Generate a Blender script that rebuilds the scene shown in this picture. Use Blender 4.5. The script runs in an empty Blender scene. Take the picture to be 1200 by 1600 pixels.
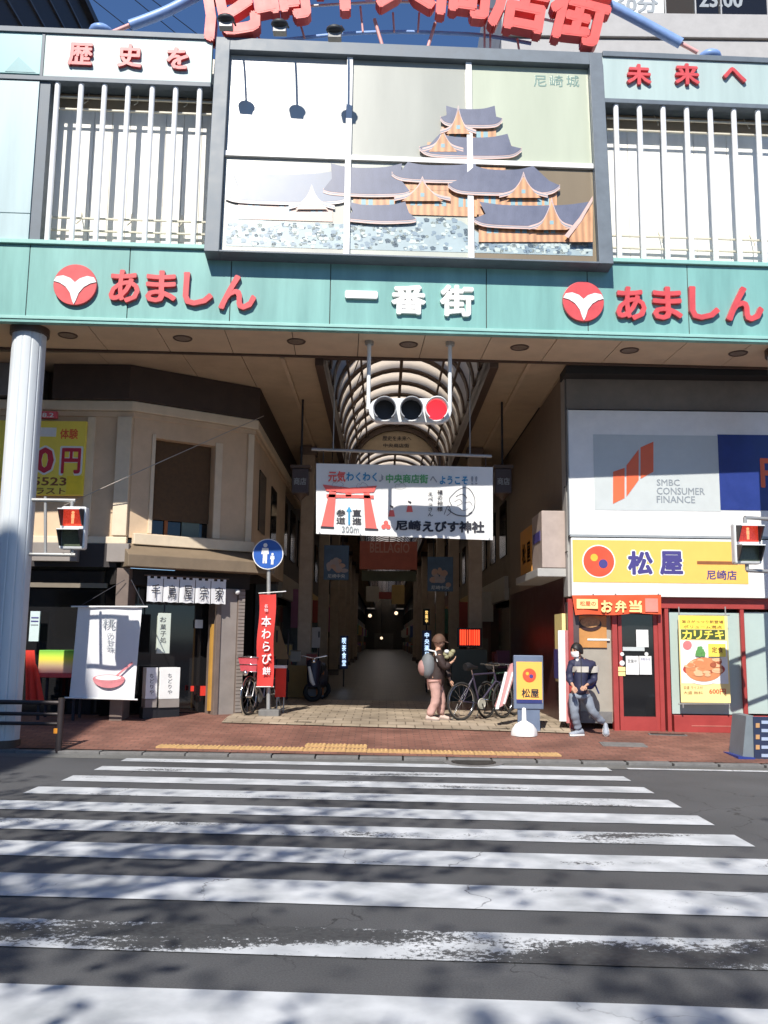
import bpy, bmesh, math, random
from mathutils import Vector, Matrix
random.seed(7)
R = math.radians
S = bpy.context.scene
COL = S.collection

# ------------------------------------------------------------------ camera
FPX, PITCH, ROLL, CAMZ = 1400.0, math.atan(200/1400), R(0.7), 1.62
CAM = Vector((0, 0, CAMZ))
CF = Vector((0, math.cos(PITCH), math.sin(PITCH)))
_r0, _u0 = Vector((1, 0, 0)), Vector((0, -math.sin(PITCH), math.cos(PITCH)))
CR = _r0*math.cos(ROLL) + _u0*math.sin(ROLL)
CU = -_r0*math.sin(ROLL) + _u0*math.cos(ROLL)
cd = bpy.data.cameras.new('camera')
cam = bpy.data.objects.new('camera', cd); COL.objects.link(cam)
cam.matrix_world = Matrix(((CR.x, CU.x, -CF.x, CAM.x), (CR.y, CU.y, -CF.y, CAM.y), (CR.z, CU.z, -CF.z, CAM.z), (0, 0, 0, 1)))
cd.sensor_fit = 'VERTICAL'; cd.sensor_height = 24.0; cd.lens = 24.0*FPX/1600.0
cd.clip_start = 0.05; cd.clip_end = 2000
S.camera = cam
# ------------------------------------------------------------------ light
SUN = Vector((0.24, 1.0, -1.0)).normalized()
w = bpy.data.worlds.new('World'); S.world = w; w.use_nodes = True
nt = w.node_tree; nt.nodes.clear()
sky = nt.nodes.new('ShaderNodeTexSky'); sky.sky_type = 'NISHITA'; sky.sun_disc = False
sky.sun_elevation = math.asin(-SUN.z); sky.sun_rotation = math.atan2(-SUN.x, -SUN.y)
sky.air_density = 1.0; sky.dust_density = 0.1; sky.ozone_density = 9.0; sky.altitude = 1500
bg = nt.nodes.new('ShaderNodeBackground'); bg.inputs[1].default_value = 0.105
wo = nt.nodes.new('ShaderNodeOutputWorld')
nt.links.new(sky.outputs[0], bg.inputs[0]); nt.links.new(bg.outputs[0], wo.inputs[0])
sd = bpy.data.lights.new('sun', 'SUN'); sd.energy = 4.6; sd.angle = R(0.5); sd.color = (1.0, 0.95, 0.87)
so = bpy.data.objects.new('sun', sd); COL.objects.link(so)
so.rotation_euler = SUN.to_track_quat('-Z', 'Y').to_euler(); so.location = (-6, -20, 25)
S.view_settings.view_transform = 'Standard'; S.view_settings.look = 'None'
S.view_settings.exposure = 0.48; S.view_settings.gamma = 1; S.view_settings.use_curve_mapping = False

# ------------------------------------------------------------------ frames
class Fr:
    def __init__(s, o=(0, 0, 0), ang=0.0, lean=0.0):
        s.M = Matrix.Translation(Vector(o)) @ Matrix.Rotation(ang, 4, 'Z') @ Matrix.Rotation(lean, 4, 'X')
        s.I = s.M.inverted()
    def hit(s, px, py, k=0.0):
        o = s.I @ CAM
        d = s.I.to_3x3() @ (CF*FPX + CR*(px-600) - CU*(py-800))
        t = (k-o.y)/d.y
        return o + d*t
    def box(s, x0, y0, x1, y1, k=0.0):
        xm, ym = (x0+x1)/2, (y0+y1)/2
        return s.hit(x0, ym, k).x, s.hit(x1, ym, k).x, s.hit(xm, y1, k).z, s.hit(xm, y0, k).z
W = Fr()
G = Fr((0, 13.0, 0), math.atan(0.045))
def ky(x): return 12.55 - 0.06*x                       # kerb line
def zs(x, y):                                          # pavement height
    yy = min(y, 15.6)
    return 0.035 + 0.075*max(0, yy-ky(x)) - 0.012*max(-8, min(8, x))*min(1, max(0, (yy-ky(x))/2.0))

# ------------------------------------------------------------------ materials
MATS = {}
def mat(name, col, rough=0.6, metal=0.0, var=0.12, scale=4.0, bump=0.0, bscale=60.0, coat=0.0, emit=0.0, dirt=0.0, streak=False, spec=0.5, trans=0.0):
    if name in MATS: return MATS[name]
    m = bpy.data.materials.new(name); m.use_nodes = True; MATS[name] = m
    n = m.node_tree.nodes; l = m.node_tree.links
    b = n['Principled BSDF']
    c = (col[0], col[1], col[2], 1)
    b.inputs['Roughness'].default_value = rough; b.inputs['Metallic'].default_value = metal
    b.inputs['Specular IOR Level'].default_value = spec
    if coat: b.inputs['Coat Weight'].default_value = coat; b.inputs['Coat Roughness'].default_value = 0.12
    tc = n.new('ShaderNodeTexCoord')
    src = tc.outputs['Object']
    if var or dirt:
        if streak:
            mp = n.new('ShaderNodeMapping'); mp.inputs['Scale'].default_value = (1, 1, 0.12)
            l.new(src, mp.inputs[0]); s2 = mp.outputs[0]
        else: s2 = src
        nz = n.new('ShaderNodeTexNoise'); nz.inputs['Scale'].default_value = scale; nz.inputs['Detail'].default_value = 6; nz.inputs['Roughness'].default_value = 0.65
        l.new(s2, nz.inputs['Vector'])
        mr = n.new('ShaderNodeMapRange'); mr.inputs[1].default_value = 0.3; mr.inputs[2].default_value = 0.7
        mr.inputs[3].default_value = 1-var-dirt; mr.inputs[4].default_value = 1+var
        l.new(nz.outputs[0], mr.inputs[0])
        vm = n.new('ShaderNodeVectorMath'); vm.operation = 'SCALE'; vm.inputs[0].default_value = col[:3]
        l.new(mr.outputs[0], vm.inputs['Scale']); l.new(vm.outputs[0], b.inputs['Base Color'])
        mr2 = n.new('ShaderNodeMapRange'); mr2.inputs[3].default_value = max(0, rough-0.1); mr2.inputs[4].default_value = min(1, rough+0.12)
        l.new(nz.outputs[0], mr2.inputs[0]); l.new(mr2.outputs[0], b.inputs['Roughness'])
    else:
        b.inputs['Base Color'].default_value = c
    if bump:
        nb = n.new('ShaderNodeTexNoise'); nb.inputs['Scale'].default_value = bscale; nb.inputs['Detail'].default_value = 4
        l.new(src, nb.inputs['Vector'])
        bp = n.new('ShaderNodeBump'); bp.inputs['Strength'].default_value = bump; bp.inputs['Distance'].default_value = 0.01
        l.new(nb.outputs[0], bp.inputs['Height']); l.new(bp.outputs[0], b.inputs['Normal'])
    if emit:
        b.inputs['Emission Color'].default_value = c; b.inputs['Emission Strength'].default_value = emit
    if trans:
        tr = n.new('ShaderNodeBsdfTranslucent'); tr.inputs[0].default_value = c
        mx = n.new('ShaderNodeMixShader'); mx.inputs[0].default_value = trans
        l.new(b.outputs[0], mx.inputs[1]); l.new(tr.outputs[0], mx.inputs[2])
        l.new(mx.outputs[0], n['Material Output'].inputs[0])
    return m

teal = mat('teal_enamel', (0.22, 0.46, 0.42), 0.35, var=0.08, scale=2.5, dirt=0.16, streak=True, coat=0.3)
teal_lt = mat('pale_teal', (0.30, 0.55, 0.50), 0.4, var=0.05)
corner_teal = mat('corner_teal', (0.25, 0.48, 0.48), 0.4, var=0.08)
palewhite = mat('pale_panel', (0.43, 0.54, 0.52), 0.45, var=0.05, dirt=0.06, streak=True)
pilaster = mat('pilaster_panel', (0.42, 0.55, 0.57), 0.4, var=0.05, dirt=0.06, streak=True)
framegrey = mat('frame_grey', (0.13, 0.16, 0.19), 0.5, var=0.1, dirt=0.08)
darkgap = mat('dark_recess', (0.035, 0.035, 0.04), 0.8)
cream = mat('cream_wall', (0.88, 0.86, 0.79), 0.7, var=0.06, dirt=0.08, streak=True)
tubewhite = mat('tube_white', (0.85, 0.86, 0.86), 0.35, var=0.03)
railm = mat('rail_cream', (0.60, 0.56, 0.45), 0.5)
red = mat('letter_red', (0.66, 0.08, 0.085), 0.4, var=0.08, coat=0.2, dirt=0.1)
redside = mat('letter_shadow_red', (0.30, 0.03, 0.04), 0.5)
archred = mat('arch_letter_red', (0.76, 0.10, 0.085), 0.45, var=0.08)
white = mat('sign_white', (0.82, 0.82, 0.80), 0.45, var=0.04, dirt=0.03)
offwhite = mat('off_white', (0.70, 0.71, 0.70), 0.5, var=0.05)
tubeblue = mat('arch_blue', (0.24, 0.38, 0.70), 0.4, var=0.1, dirt=0.08)
pinkm = mat('faded_pink', (0.70, 0.36, 0.34), 0.5, var=0.15)
soffit = mat('soffit_board', (0.60, 0.47, 0.33), 0.7, var=0.06, scale=3, dirt=0.06)
ceilm = mat('ceiling_board', (0.53, 0.41, 0.28), 0.75, var=0.08, scale=2, dirt=0.08)
seam = mat('seam_dark', (0.05, 0.045, 0.04), 0.8)
browndk = mat('dark_brown_steel', (0.085, 0.055, 0.04), 0.5, var=0.2)
colwhite = mat('column_enamel', (0.66, 0.70, 0.72), 0.38, var=0.06, scale=3, dirt=0.12, streak=True)
steel = mat('galvanised_steel', (0.38, 0.38, 0.37), 0.45, 0.4, var=0.12)
sigwhite = mat('signal_housing', (0.72, 0.74, 0.74), 0.4, var=0.05)
black = mat('black_plastic', (0.012, 0.012, 0.014), 0.5, var=0.1)
chrome = mat('chrome', (0.7, 0.7, 0.7), 0.15, 1.0, var=0)
rubber = mat('tyre_rubber', (0.02, 0.02, 0.02), 0.8)
redlit = mat('red_lamp_lit', (1.0, 0.02, 0.03), 0.3, var=0, emit=1.6)
redped = mat('red_pedestrian_lens', (0.75, 0.06, 0.03), 0.25, var=0.25, scale=40, emit=0.35)
figlit = mat('amber_figure', (1.0, 0.45, 0.2), 0.3, var=0, emit=0.7)
greenoff = mat('unlit_green_lens', (0.09, 0.11, 0.07), 0.3, var=0.3, scale=30)
beigewall = mat('beige_wall', (0.66, 0.49, 0.33), 0.8, var=0.06, scale=2, bump=0.15, dirt=0.1)
creamtrim = mat('cream_trim', (0.72, 0.60, 0.44), 0.7, var=0.05, dirt=0.06)
browntile = mat('brown_tile', (0.16, 0.12, 0.10), 0.6, var=0.15)
greytile = mat('grey_tile', (0.26, 0.23, 0.21), 0.6, var=0.1)
roofbrown = mat('canopy_brown', (0.20, 0.15, 0.10), 0.6, var=0.12)
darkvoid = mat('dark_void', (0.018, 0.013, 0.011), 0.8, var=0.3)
glassdk = mat('dark_glass', (0.012, 0.012, 0.013), 0.06, var=0, spec=0.6)
frost = mat('frosted_green_glass', (0.42, 0.52, 0.49), 0.3, var=0.04, coat=0.3)
redframe = mat('dark_red_frame', (0.34, 0.045, 0.04), 0.45, var=0.1)
yellowsign = mat('orange_yellow', (0.95, 0.52, 0.12), 0.4, var=0.03)
signblue = mat('deep_blue', (0.03, 0.04, 0.16), 0.4, var=0.08)
purple = mat('purple_ink', (0.06, 0.05, 0.22), 0.5, var=0.05)
smbcgrey = mat('sign_pale_grey', (0.52, 0.56, 0.56), 0.45, var=0.04)
orangered = mat('orange_red', (0.80, 0.14, 0.05), 0.5, var=0.05)
ink = mat('black_ink', (0.02, 0.02, 0.03), 0.6, var=0.1)
inkgrey = mat('grey_ink', (0.30, 0.33, 0.35), 0.6, var=0.1)
brownink = mat('brown_ink', (0.25, 0.09, 0.03), 0.6)
redcloth = mat('red_cloth', (0.85, 0.05, 0.03), 0.7, var=0.1, trans=0.25)
rednobori = mat('red_banner_cloth', (0.80, 0.06, 0.05), 0.7, var=0.1, trans=0.3)
whitecloth = mat('white_cloth', (0.82, 0.82, 0.84), 0.8, var=0.03, trans=0.15)
yellow = mat('yellow_print', (0.92, 0.74, 0.10), 0.5, var=0.04)
paleyellow = mat('pale_yellow', (0.90, 0.72, 0.30), 0.5, var=0.04)
greywall = mat('grey_tile_wall', (0.40, 0.39, 0.37), 0.6, var=0.06, dirt=0.08)

# ------------------------------------------------------------------ mesh builder
WL = {}                                                # world location of empties / parents
class MB:
    def __init__(s, fr=W): s.v = []; s.f = []; s.mi = []; s.fr = fr; s.cur = 0; s.sm = []
    def mtl(s, i): s.cur = i; return s
    def add(s, vs, fs, sm=False, fr=None):
        M = (fr or s.fr).M; b = len(s.v)
        s.v += [M @ Vector(p) for p in vs]
        for f in fs: s.f.append([b+i for i in f]); s.mi.append(s.cur); s.sm.append(sm)
        return s
    def box(s, x0, x1, y0, y1, z0, z1):
        if x0 > x1: x0, x1 = x1, x0
        if y0 > y1: y0, y1 = y1, y0
        if z0 > z1: z0, z1 = z1, z0
        return s.add([(x0,y0,z0),(x1,y0,z0),(x1,y1,z0),(x0,y1,z0),(x0,y0,z1),(x1,y0,z1),(x1,y1,z1),(x0,y1,z1)],
                     [(0,3,2,1),(4,5,6,7),(0,1,5,4),(1,2,6,5),(2,3,7,6),(3,0,4,7)])
    def pbox(s, x0, y0, x1, y1, k0, k1, km=None):      # box whose front face (k0) covers that view of the plane
        a = s.fr.box(x0, y0, x1, y1, k0 if km is None else km)
        return s.box(a[0], a[1], k0, k1, a[2], a[3])
    def poly(s, pts, k0, k1):                          # polygon in local x,z extruded from y=k0 (front) to k1
        n = len(pts)
        ar = sum(pts[i][0]*pts[(i+1)%n][1]-pts[(i+1)%n][0]*pts[i][1] for i in range(n))
        if ar < 0: pts = pts[::-1]
        vs = [(x, k0, z) for x, z in pts] + [(x, k1, z) for x, z in pts]
        fs = [tuple(range(n)), tuple(range(2*n-1, n-1, -1))]
        fs += [(i, i+n, (i+1)%n+n, (i+1)%n) for i in range(n)]
        return s.add(vs, fs)
    def ppoly(s, pp, k0, k1):
        pts = []
        for a, b in pp:
            h = s.fr.hit(a, b, k0); pts.append((h.x, h.z))
        return s.poly(pts, k0, k1)
    def tube(s, pts, r, n=8, cap=True):
        pts = [Vector(p) for p in pts]; rs = r if isinstance(r, (list, tuple)) else [r]*len(pts)
        vs = []; fs = []; up = None
        for i, p in enumerate(pts):
            d = (pts[min(i+1, len(pts)-1)]-pts[max(i-1, 0)])
            if d.length < 1e-9: d = Vector((0, 0, 1))
            d.normalize()
            if up is None: up = Vector((0, 0, 1)) if abs(d.z) < 0.9 else Vector((1, 0, 0))
            a = d.cross(up).normalized(); b = a.cross(d).normalized(); up = b
            for j in range(n):
                t = 2*math.pi*j/n; vs.append(p+(a*math.cos(t)+b*math.sin(t))*rs[i])
        for i in range(len(pts)-1):
            for j in range(n):
                fs.append((i*n+j, (i+1)*n+j, (i+1)*n+(j+1)%n, i*n+(j+1)%n))
        s.add(vs, fs, True)
        if cap:
            s.add(vs[:n], [tuple(range(n))]); s.add(vs[-n:], [tuple(range(n-1, -1, -1))])
        return s
    def disc(s, cx, cz, r, k0, k1, n=28, rz=None):
        return s.poly([(cx+r*math.cos(2*math.pi*i/n), cz+(rz or r)*math.sin(2*math.pi*i/n)) for i in range(n)], k0, k1)
    def torus(s, c, R_, r, ax='y', n=32, m=6, ang=0.0):
        vs = []; fs = []
        c = Vector(c)
        for i in range(n):
            t = 2*math.pi*i/n
            for j in range(m):
                q = 2*math.pi*j/m; rr = R_+r*math.cos(q); h = r*math.sin(q)
                if ax == 'y': p = Vector((rr*math.cos(t), h, rr*math.sin(t)))
                else: p = Vector((rr*math.cos(t), rr*math.sin(t), h))
                vs.append(c+p)
        for i in range(n):
            for j in range(m):
                fs.append((i*m+j, i*m+(j+1)%m, ((i+1)%n)*m+(j+1)%m, ((i+1)%n)*m+j))
        return s.add(vs, fs, True)
    def ball(s, c, rx, ry=None, rz=None, n=12, m=8):
        ry = ry or rx; rz = rz or rx; c = Vector(c); vs = []; fs = []
        for i in range(m+1):
            a = math.pi*i/m
            for j in range(n):
                b = 2*math.pi*j/n; vs.append(c+Vector((rx*math.sin(a)*math.cos(b), ry*math.sin(a)*math.sin(b), rz*math.cos(a))))
        for i in range(m):
            for j in range(n): fs.append((i*n+j, (i+1)*n+j, (i+1)*n+(j+1)%n, i*n+(j+1)%n))
        return s.add(vs, fs, True)
    def build(s, name, mats, parent=None, label=None, cat=None, group=None, kind=None, bevel=0.0):
        me = bpy.data.meshes.new(name)
        if not isinstance(mats, (list, tuple)): mats = [mats]
        if parent is not None: org = WL[parent.name]
        else:
            xs = [p.x for p in s.v]; ys = [p.y for p in s.v]
            org = Vector(((min(xs)+max(xs))/2, (min(ys)+max(ys))/2, min(p.z for p in s.v)))
        me.from_pydata([p-org for p in s.v], [], s.f)
        for m in mats: me.materials.append(m)
        for p, i, q in zip(me.polygons, s.mi, s.sm): p.material_index = min(i, len(mats)-1); p.use_smooth = q
        me.update()
        return place(name, me, org, parent, label, cat, group, kind, bevel)
def place(name, me, org, parent=None, label=None, cat=None, group=None, kind=None, bevel=0.0):
    o = bpy.data.objects.new(name, me); COL.objects.link(o)
    if parent is not None: o.parent = parent
    else: o.location = org
    WL[o.name] = Vector(org)
    tag(o, label, cat, group, kind)
    if bevel:
        b = o.modifiers.new('bevel', 'BEVEL'); b.width = bevel; b.segments = 2; b.limit_method = 'ANGLE'
    return o
def tag(o, label=None, cat=None, group=None, kind=None):
    if label: o['label'] = label
    if cat: o['category'] = cat
    if group: o['group'] = group
    if kind: o['kind'] = kind
    return o
def thing(name, loc, label, cat, group=None):
    o = bpy.data.objects.new(name, None); COL.objects.link(o); o.location = loc; o.empty_display_size = 0.2
    WL[o.name] = Vector(loc); return tag(o, label, cat, group)
def sgroup(name, loc=(0, 0, 0)):
    o = bpy.data.objects.new(name, None); COL.objects.link(o); o.location = loc; o['kind'] = 'structure'
    WL[o.name] = Vector(loc); return o
def dup(o, delta, label=None, group=None, parent=None, first=True):
    c = o.copy(); COL.objects.link(c)
    if first: c.location = Vector(o.location)+Vector(delta); WL[c.name] = WL[o.name]+Vector(delta)
    else: c.parent = parent; WL[c.name] = WL[parent.name]
    if label: c['label'] = label
    if group: c['group'] = group
    for ch in list(o.children): dup(ch, delta, parent=c, first=False)
    return c
def shift(o, name, d, parent):                         # another piece that shares its mesh
    c = o.copy(); COL.objects.link(c); c.name = name; c.parent = parent; c.location = Vector(o.location)+Vector(d); WL[c.name] = WL[o.name]
    return c

# ------------------------------------------------------------------ lettering
GL = {}
def glyph(body, bold, ext):
    key = (body, round(bold, 4), bool(ext))
    if key in GL: return GL[key]
    c = bpy.data.curves.new('lettering', 'FONT'); c.body = body; c.size = 1; c.extrude = 0.05 if ext else 0; c.resolution_u = 2
    o = bpy.data.objects.new('lettering', c); COL.objects.link(o)
    bpy.context.view_layer.update()
    me = bpy.data.meshes.new_from_object(o.evaluated_get(bpy.context.evaluated_depsgraph_get()))
    vs = [tuple(v.co) for v in me.vertices]; fs = [tuple(p.vertices) for p in me.polygons]
    bpy.data.objects.remove(o); bpy.data.curves.remove(c); bpy.data.meshes.remove(me)
    if bold:                                            # heavier strokes: copies set round a small circle, each a hair proud of the last
        n = 8 if bold > .025 else 4; V = list(vs); F = list(fs)
        for i in range(n):
            a = 2*math.pi*i/n+.4; b = len(V); q = 1+.03*(i+1)
            V += [(x+bold*math.cos(a), y+bold*math.sin(a), z*q) for x, y, z in vs]; F += [tuple(k+b for k in f) for f in fs]
        vs, fs = V, F
    GL[key] = (vs, fs); return GL[key]
def text(mb, s, box, k, ext=0.004, bold=0.0, em=False, rot=0.0, shear=0.0):
    """box = local x0,x1,z0,z1; front face at y=k-ext ... k"""
    x0, x1, z0, z1 = box; h = z1-z0
    vs, fs = glyph(s, bold, 0.1 if ext else 0)
    if em: a0, a1, b0, b1 = -0.0, 1.0*len(s), -0.13, 0.87
    else:
        a0 = min(v[0] for v in vs); a1 = max(v[0] for v in vs); b0 = min(v[1] for v in vs); b1 = max(v[1] for v in vs)
    cx, cz = (x0+x1)/2, (z0+z1)/2; ca, sa = math.cos(rot), math.sin(rot)
    out = []
    for x, y, z in vs:
        X = (x-(a0+a1)/2)/(a1-a0)*(x1-x0); Z = (y-(b0+b1)/2)/(b1-b0)*h; X += shear*Z
        out.append((cx+X*ca-Z*sa, k-ext/2-z/0.05*ext/2 if ext else k, cz+X*sa+Z*ca))
    mb.add(out, fs); return mb
def ptext(parent, s, px, fr, k, m, ext=0.004, bold=0.0, em=False, name='lettering', rot=0.0, bevel=0, shear=0.0):
    mb = MB(fr); text(mb, s, fr.box(*px, k), k, ext, bold, em, rot, shear)
    return mb.build(name, m, parent)
def vtext(parent, s, px, fr, k, m, ext=0.003, bold=0.0, name='lettering'):
    x0, y0, x1, y1 = px; n = len(s); mb = MB(fr); hh = (y1-y0)/n
    for i, ch in enumerate(s):
        text(mb, ch, fr.box(x0, y0+hh*i, x1, y0+hh*(i+0.92), k), k, ext, bold, True)
    return mb.build(name, m, parent)

# ================================================================== GROUND
def crack_nodes(n, l, tc, src, dark, sc):
    nz = n.new('ShaderNodeTexNoise'); nz.inputs['Scale'].default_value = 2.2; nz.inputs['Detail'].default_value = 6; l.new(tc.outputs['Object'], nz.inputs['Vector'])
    ad = n.new('ShaderNodeVectorMath'); ad.operation = 'MULTIPLY_ADD'; ad.inputs[1].default_value = (.8, .8, 0); l.new(nz.outputs['Color'], ad.inputs[0]); l.new(tc.outputs['Object'], ad.inputs[2])
    vo = n.new('ShaderNodeTexVoronoi'); vo.feature = 'DISTANCE_TO_EDGE'; vo.inputs['Scale'].default_value = sc; l.new(ad.outputs[0], vo.inputs['Vector'])
    mk = n.new('ShaderNodeTexNoise'); mk.inputs['Scale'].default_value = .35; l.new(tc.outputs['Object'], mk.inputs['Vector'])
    t1 = n.new('ShaderNodeMapRange'); t1.inputs[1].default_value = .0; t1.inputs[2].default_value = .0035; t1.inputs[3].default_value = 1; t1.inputs[4].default_value = 0; l.new(vo.outputs['Distance'], t1.inputs[0])
    t2 = n.new('ShaderNodeMapRange'); t2.inputs[1].default_value = .48; t2.inputs[2].default_value = .56; l.new(mk.outputs[0], t2.inputs[0])
    mu = n.new('ShaderNodeMath'); mu.operation = 'MULTIPLY'; l.new(t1.outputs[0], mu.inputs[0]); l.new(t2.outputs[0], mu.inputs[1])
    mx = n.new('ShaderNodeMix'); mx.data_type = 'RGBA'; l.new(mu.outputs[0], mx.inputs[0]); l.new(src, mx.inputs[6]); mx.inputs[7].default_value = (*dark, 1)
    return mx.outputs[2]
def ground_mat(name, c1, c2, sc=40, rough=0.85, patch=None, bump=0.3, cracks=False):
    m = bpy.data.materials.new(name); m.use_nodes = True; n = m.node_tree.nodes; l = m.node_tree.links; b = n['Principled BSDF']
    tc = n.new('ShaderNodeTexCoord')
    a = n.new('ShaderNodeTexNoise'); a.inputs['Scale'].default_value = sc; a.inputs['Detail'].default_value = 8; a.inputs['Roughness'].default_value = 0.8
    p = n.new('ShaderNodeTexNoise'); p.inputs['Scale'].default_value = 0.6; p.inputs['Detail'].default_value = 5
    l.new(tc.outputs['Object'], a.inputs['Vector']); l.new(tc.outputs['Object'], p.inputs['Vector'])
    r = n.new('ShaderNodeValToRGB'); r.color_ramp.elements[0].color = (*c1, 1); r.color_ramp.elements[1].color = (*c2, 1)
    r.color_ramp.elements[0].position = 0.35; r.color_ramp.elements[1].position = 0.68
    l.new(a.outputs[0], r.inputs[0])
    mr = n.new('ShaderNodeMapRange'); mr.inputs[1].default_value = 0.3; mr.inputs[2].default_value = 0.7; mr.inputs[3].default_value = 0.72; mr.inputs[4].default_value = 1.3
    l.new(p.outputs[0], mr.inputs[0])
    v = n.new('ShaderNodeVectorMath'); v.operation = 'SCALE'; l.new(r.outputs[0], v.inputs[0]); l.new(mr.outputs[0], v.inputs['Scale'])
    out_ = v.outputs[0]
    if cracks: out_ = crack_nodes(n, l, tc, out_, (0.015, 0.015, 0.016), .55)
    l.new(out_, b.inputs['Base Color']); b.inputs['Roughness'].default_value = rough
    bp = n.new('ShaderNodeBump'); bp.inputs['Strength'].default_value = bump; bp.inputs['Distance'].default_value = 0.006
    l.new(a.outputs[0], bp.inputs['Height']); l.new(bp.outputs[0], b.inputs['Normal'])
    return m
asphalt = ground_mat('asphalt', (0.045, 0.046, 0.050), (0.105, 0.107, 0.110), 90, 0.8, cracks=True)
earth = ground_mat('dull_ground', (0.05, 0.05, 0.05), (0.1, 0.1, 0.09), 10)
def brick_mat(name, c1, c2, mc, bw, bh, mortar=0.06, rough=0.8):
    m = bpy.data.materials.new(name); m.use_nodes = True; n = m.node_tree.nodes; l = m.node_tree.links; b = n['Principled BSDF']
    tc = n.new('ShaderNodeTexCoord'); br = n.new('ShaderNodeTexBrick')
    br.inputs['Color1'].default_value = (*c1, 1); br.inputs['Color2'].default_value = (*c2, 1); br.inputs['Mortar'].default_value = (*mc, 1)
    br.inputs['Scale'].default_value = 1.0; br.inputs['Brick Width'].default_value = bw; br.inputs['Row Height'].default_value = bh
    br.inputs['Mortar Size'].default_value = mortar*bh
    l.new(tc.outputs['Object'], br.inputs['Vector'])
    nz = n.new('ShaderNodeTexNoise'); nz.inputs['Scale'].default_value = 1.3; nz.inputs['Detail'].default_value = 7; l.new(tc.outputs['Object'], nz.inputs['Vector'])
    mr = n.new('ShaderNodeMapRange'); mr.inputs[1].default_value = 0.3; mr.inputs[2].default_value = 0.7; mr.inputs[3].default_value = 0.6; mr.inputs[4].default_value = 1.25
    l.new(nz.outputs[0], mr.inputs[0])
    v = n.new('ShaderNodeVectorMath'); v.operation = 'SCALE'; l.new(br.outputs[0], v.inputs[0]); l.new(mr.outputs[0], v.inputs['Scale'])
    l.new(v.outputs[0], b.inputs['Base Color']); b.inputs['Roughness'].default_value = rough
    bp = n.new('ShaderNodeBump'); bp.inputs['Strength'].default_value = 0.4; bp.inputs['Distance'].default_value = 0.005
    l.new(br.outputs['Fac'], bp.inputs['Height']); bp.invert = True; l.new(bp.outputs[0], b.inputs['Normal'])
    return m
redbrick = brick_mat('red_pavers', (0.20, 0.085, 0.06), (0.26, 0.12, 0.085), (0.10, 0.06, 0.05), 0.2, 0.1)
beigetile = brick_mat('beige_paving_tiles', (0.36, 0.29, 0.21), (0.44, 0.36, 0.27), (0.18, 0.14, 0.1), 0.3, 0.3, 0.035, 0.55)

def sheet(name, x0, x1, y0f, y1f, zf, m, nx=30, ny=14, parent=None, kind='structure'):
    vs = []; fs = []
    for j in range(ny+1):
        for i in range(nx+1):
            x = x0+(x1-x0)*i/nx; a, b = y0f(x), y1f(x); y = a+(b-a)*j/ny; vs.append((x, y, zf(x, y)))
    for j in range(ny):
        for i in range(nx):
            q = j*(nx+1)+i; fs.append((q, q+1, q+nx+2, q+nx+1))
    mb = MB(); mb.add(vs, fs); return mb.build(name, m, parent, kind=kind)
sheet('ground', -400, 400, lambda x: -400, lambda x: 500, lambda x, y: -0.03, earth, 2, 2)
sheet('road', -90, 90, lambda x: -13, lambda x: ky(max(-12, min(12, x)))-0.02, lambda x, y: 0.0, asphalt, 60, 2)
pv = sheet('pavement', -90, 90, lambda x: ky(max(-12, min(12, x)))+0.15, lambda x: 17.0, lambda x, y: zs(max(-12, min(12, x)), y), redbrick, 180, 60)
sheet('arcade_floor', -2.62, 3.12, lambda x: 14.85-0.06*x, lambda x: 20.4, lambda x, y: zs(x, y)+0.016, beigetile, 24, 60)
shadetile = brick_mat('shaded_arcade_tiles', (0.075, 0.062, 0.05), (0.11, 0.09, 0.07), (0.04, 0.035, 0.03), 0.3, 0.3, 0.035, 0.4)  # inner floor colour darkened to paint in the arcade's deep shade
sheet('inner_arcade_floor', -2.62, 3.12, lambda x: 20.4, lambda x: 136, lambda x, y: zs(x, y)+0.016, shadetile, 4, 4)
# kerb stones and gutter strip
concrete = mat('concrete', (0.17, 0.165, 0.16), 0.85, var=0.15, scale=8, dirt=0.12, bump=0.3)
kb = sgroup('kerb', (0, 12.5, 0)); first = None
for i in range(-17, 18):
    x = i*0.6
    if first is None:
        mb = MB(); mb.box(x-0.29, x+0.29, ky(x)-0.02, ky(x)+0.15, -0.06, 0.04); first = mb.build('kerb_stone', concrete, kb, bevel=0.008); fx, fy = x, ky(x)
        first.rotation_euler = (0, 0, 0)
    else: shift(first, 'kerb_stone', (x-fx, ky(x)-fy, random.uniform(-.003, .003)), kb)
gut = sheet('gutter', -12, 12, lambda x: ky(x)-0.42, lambda x: ky(x)-0.02, lambda x, y: 0.004, ground_mat('gutter_concrete', (0.09, 0.09, 0.085), (0.16, 0.16, 0.15), 30), 24, 1)

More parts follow.
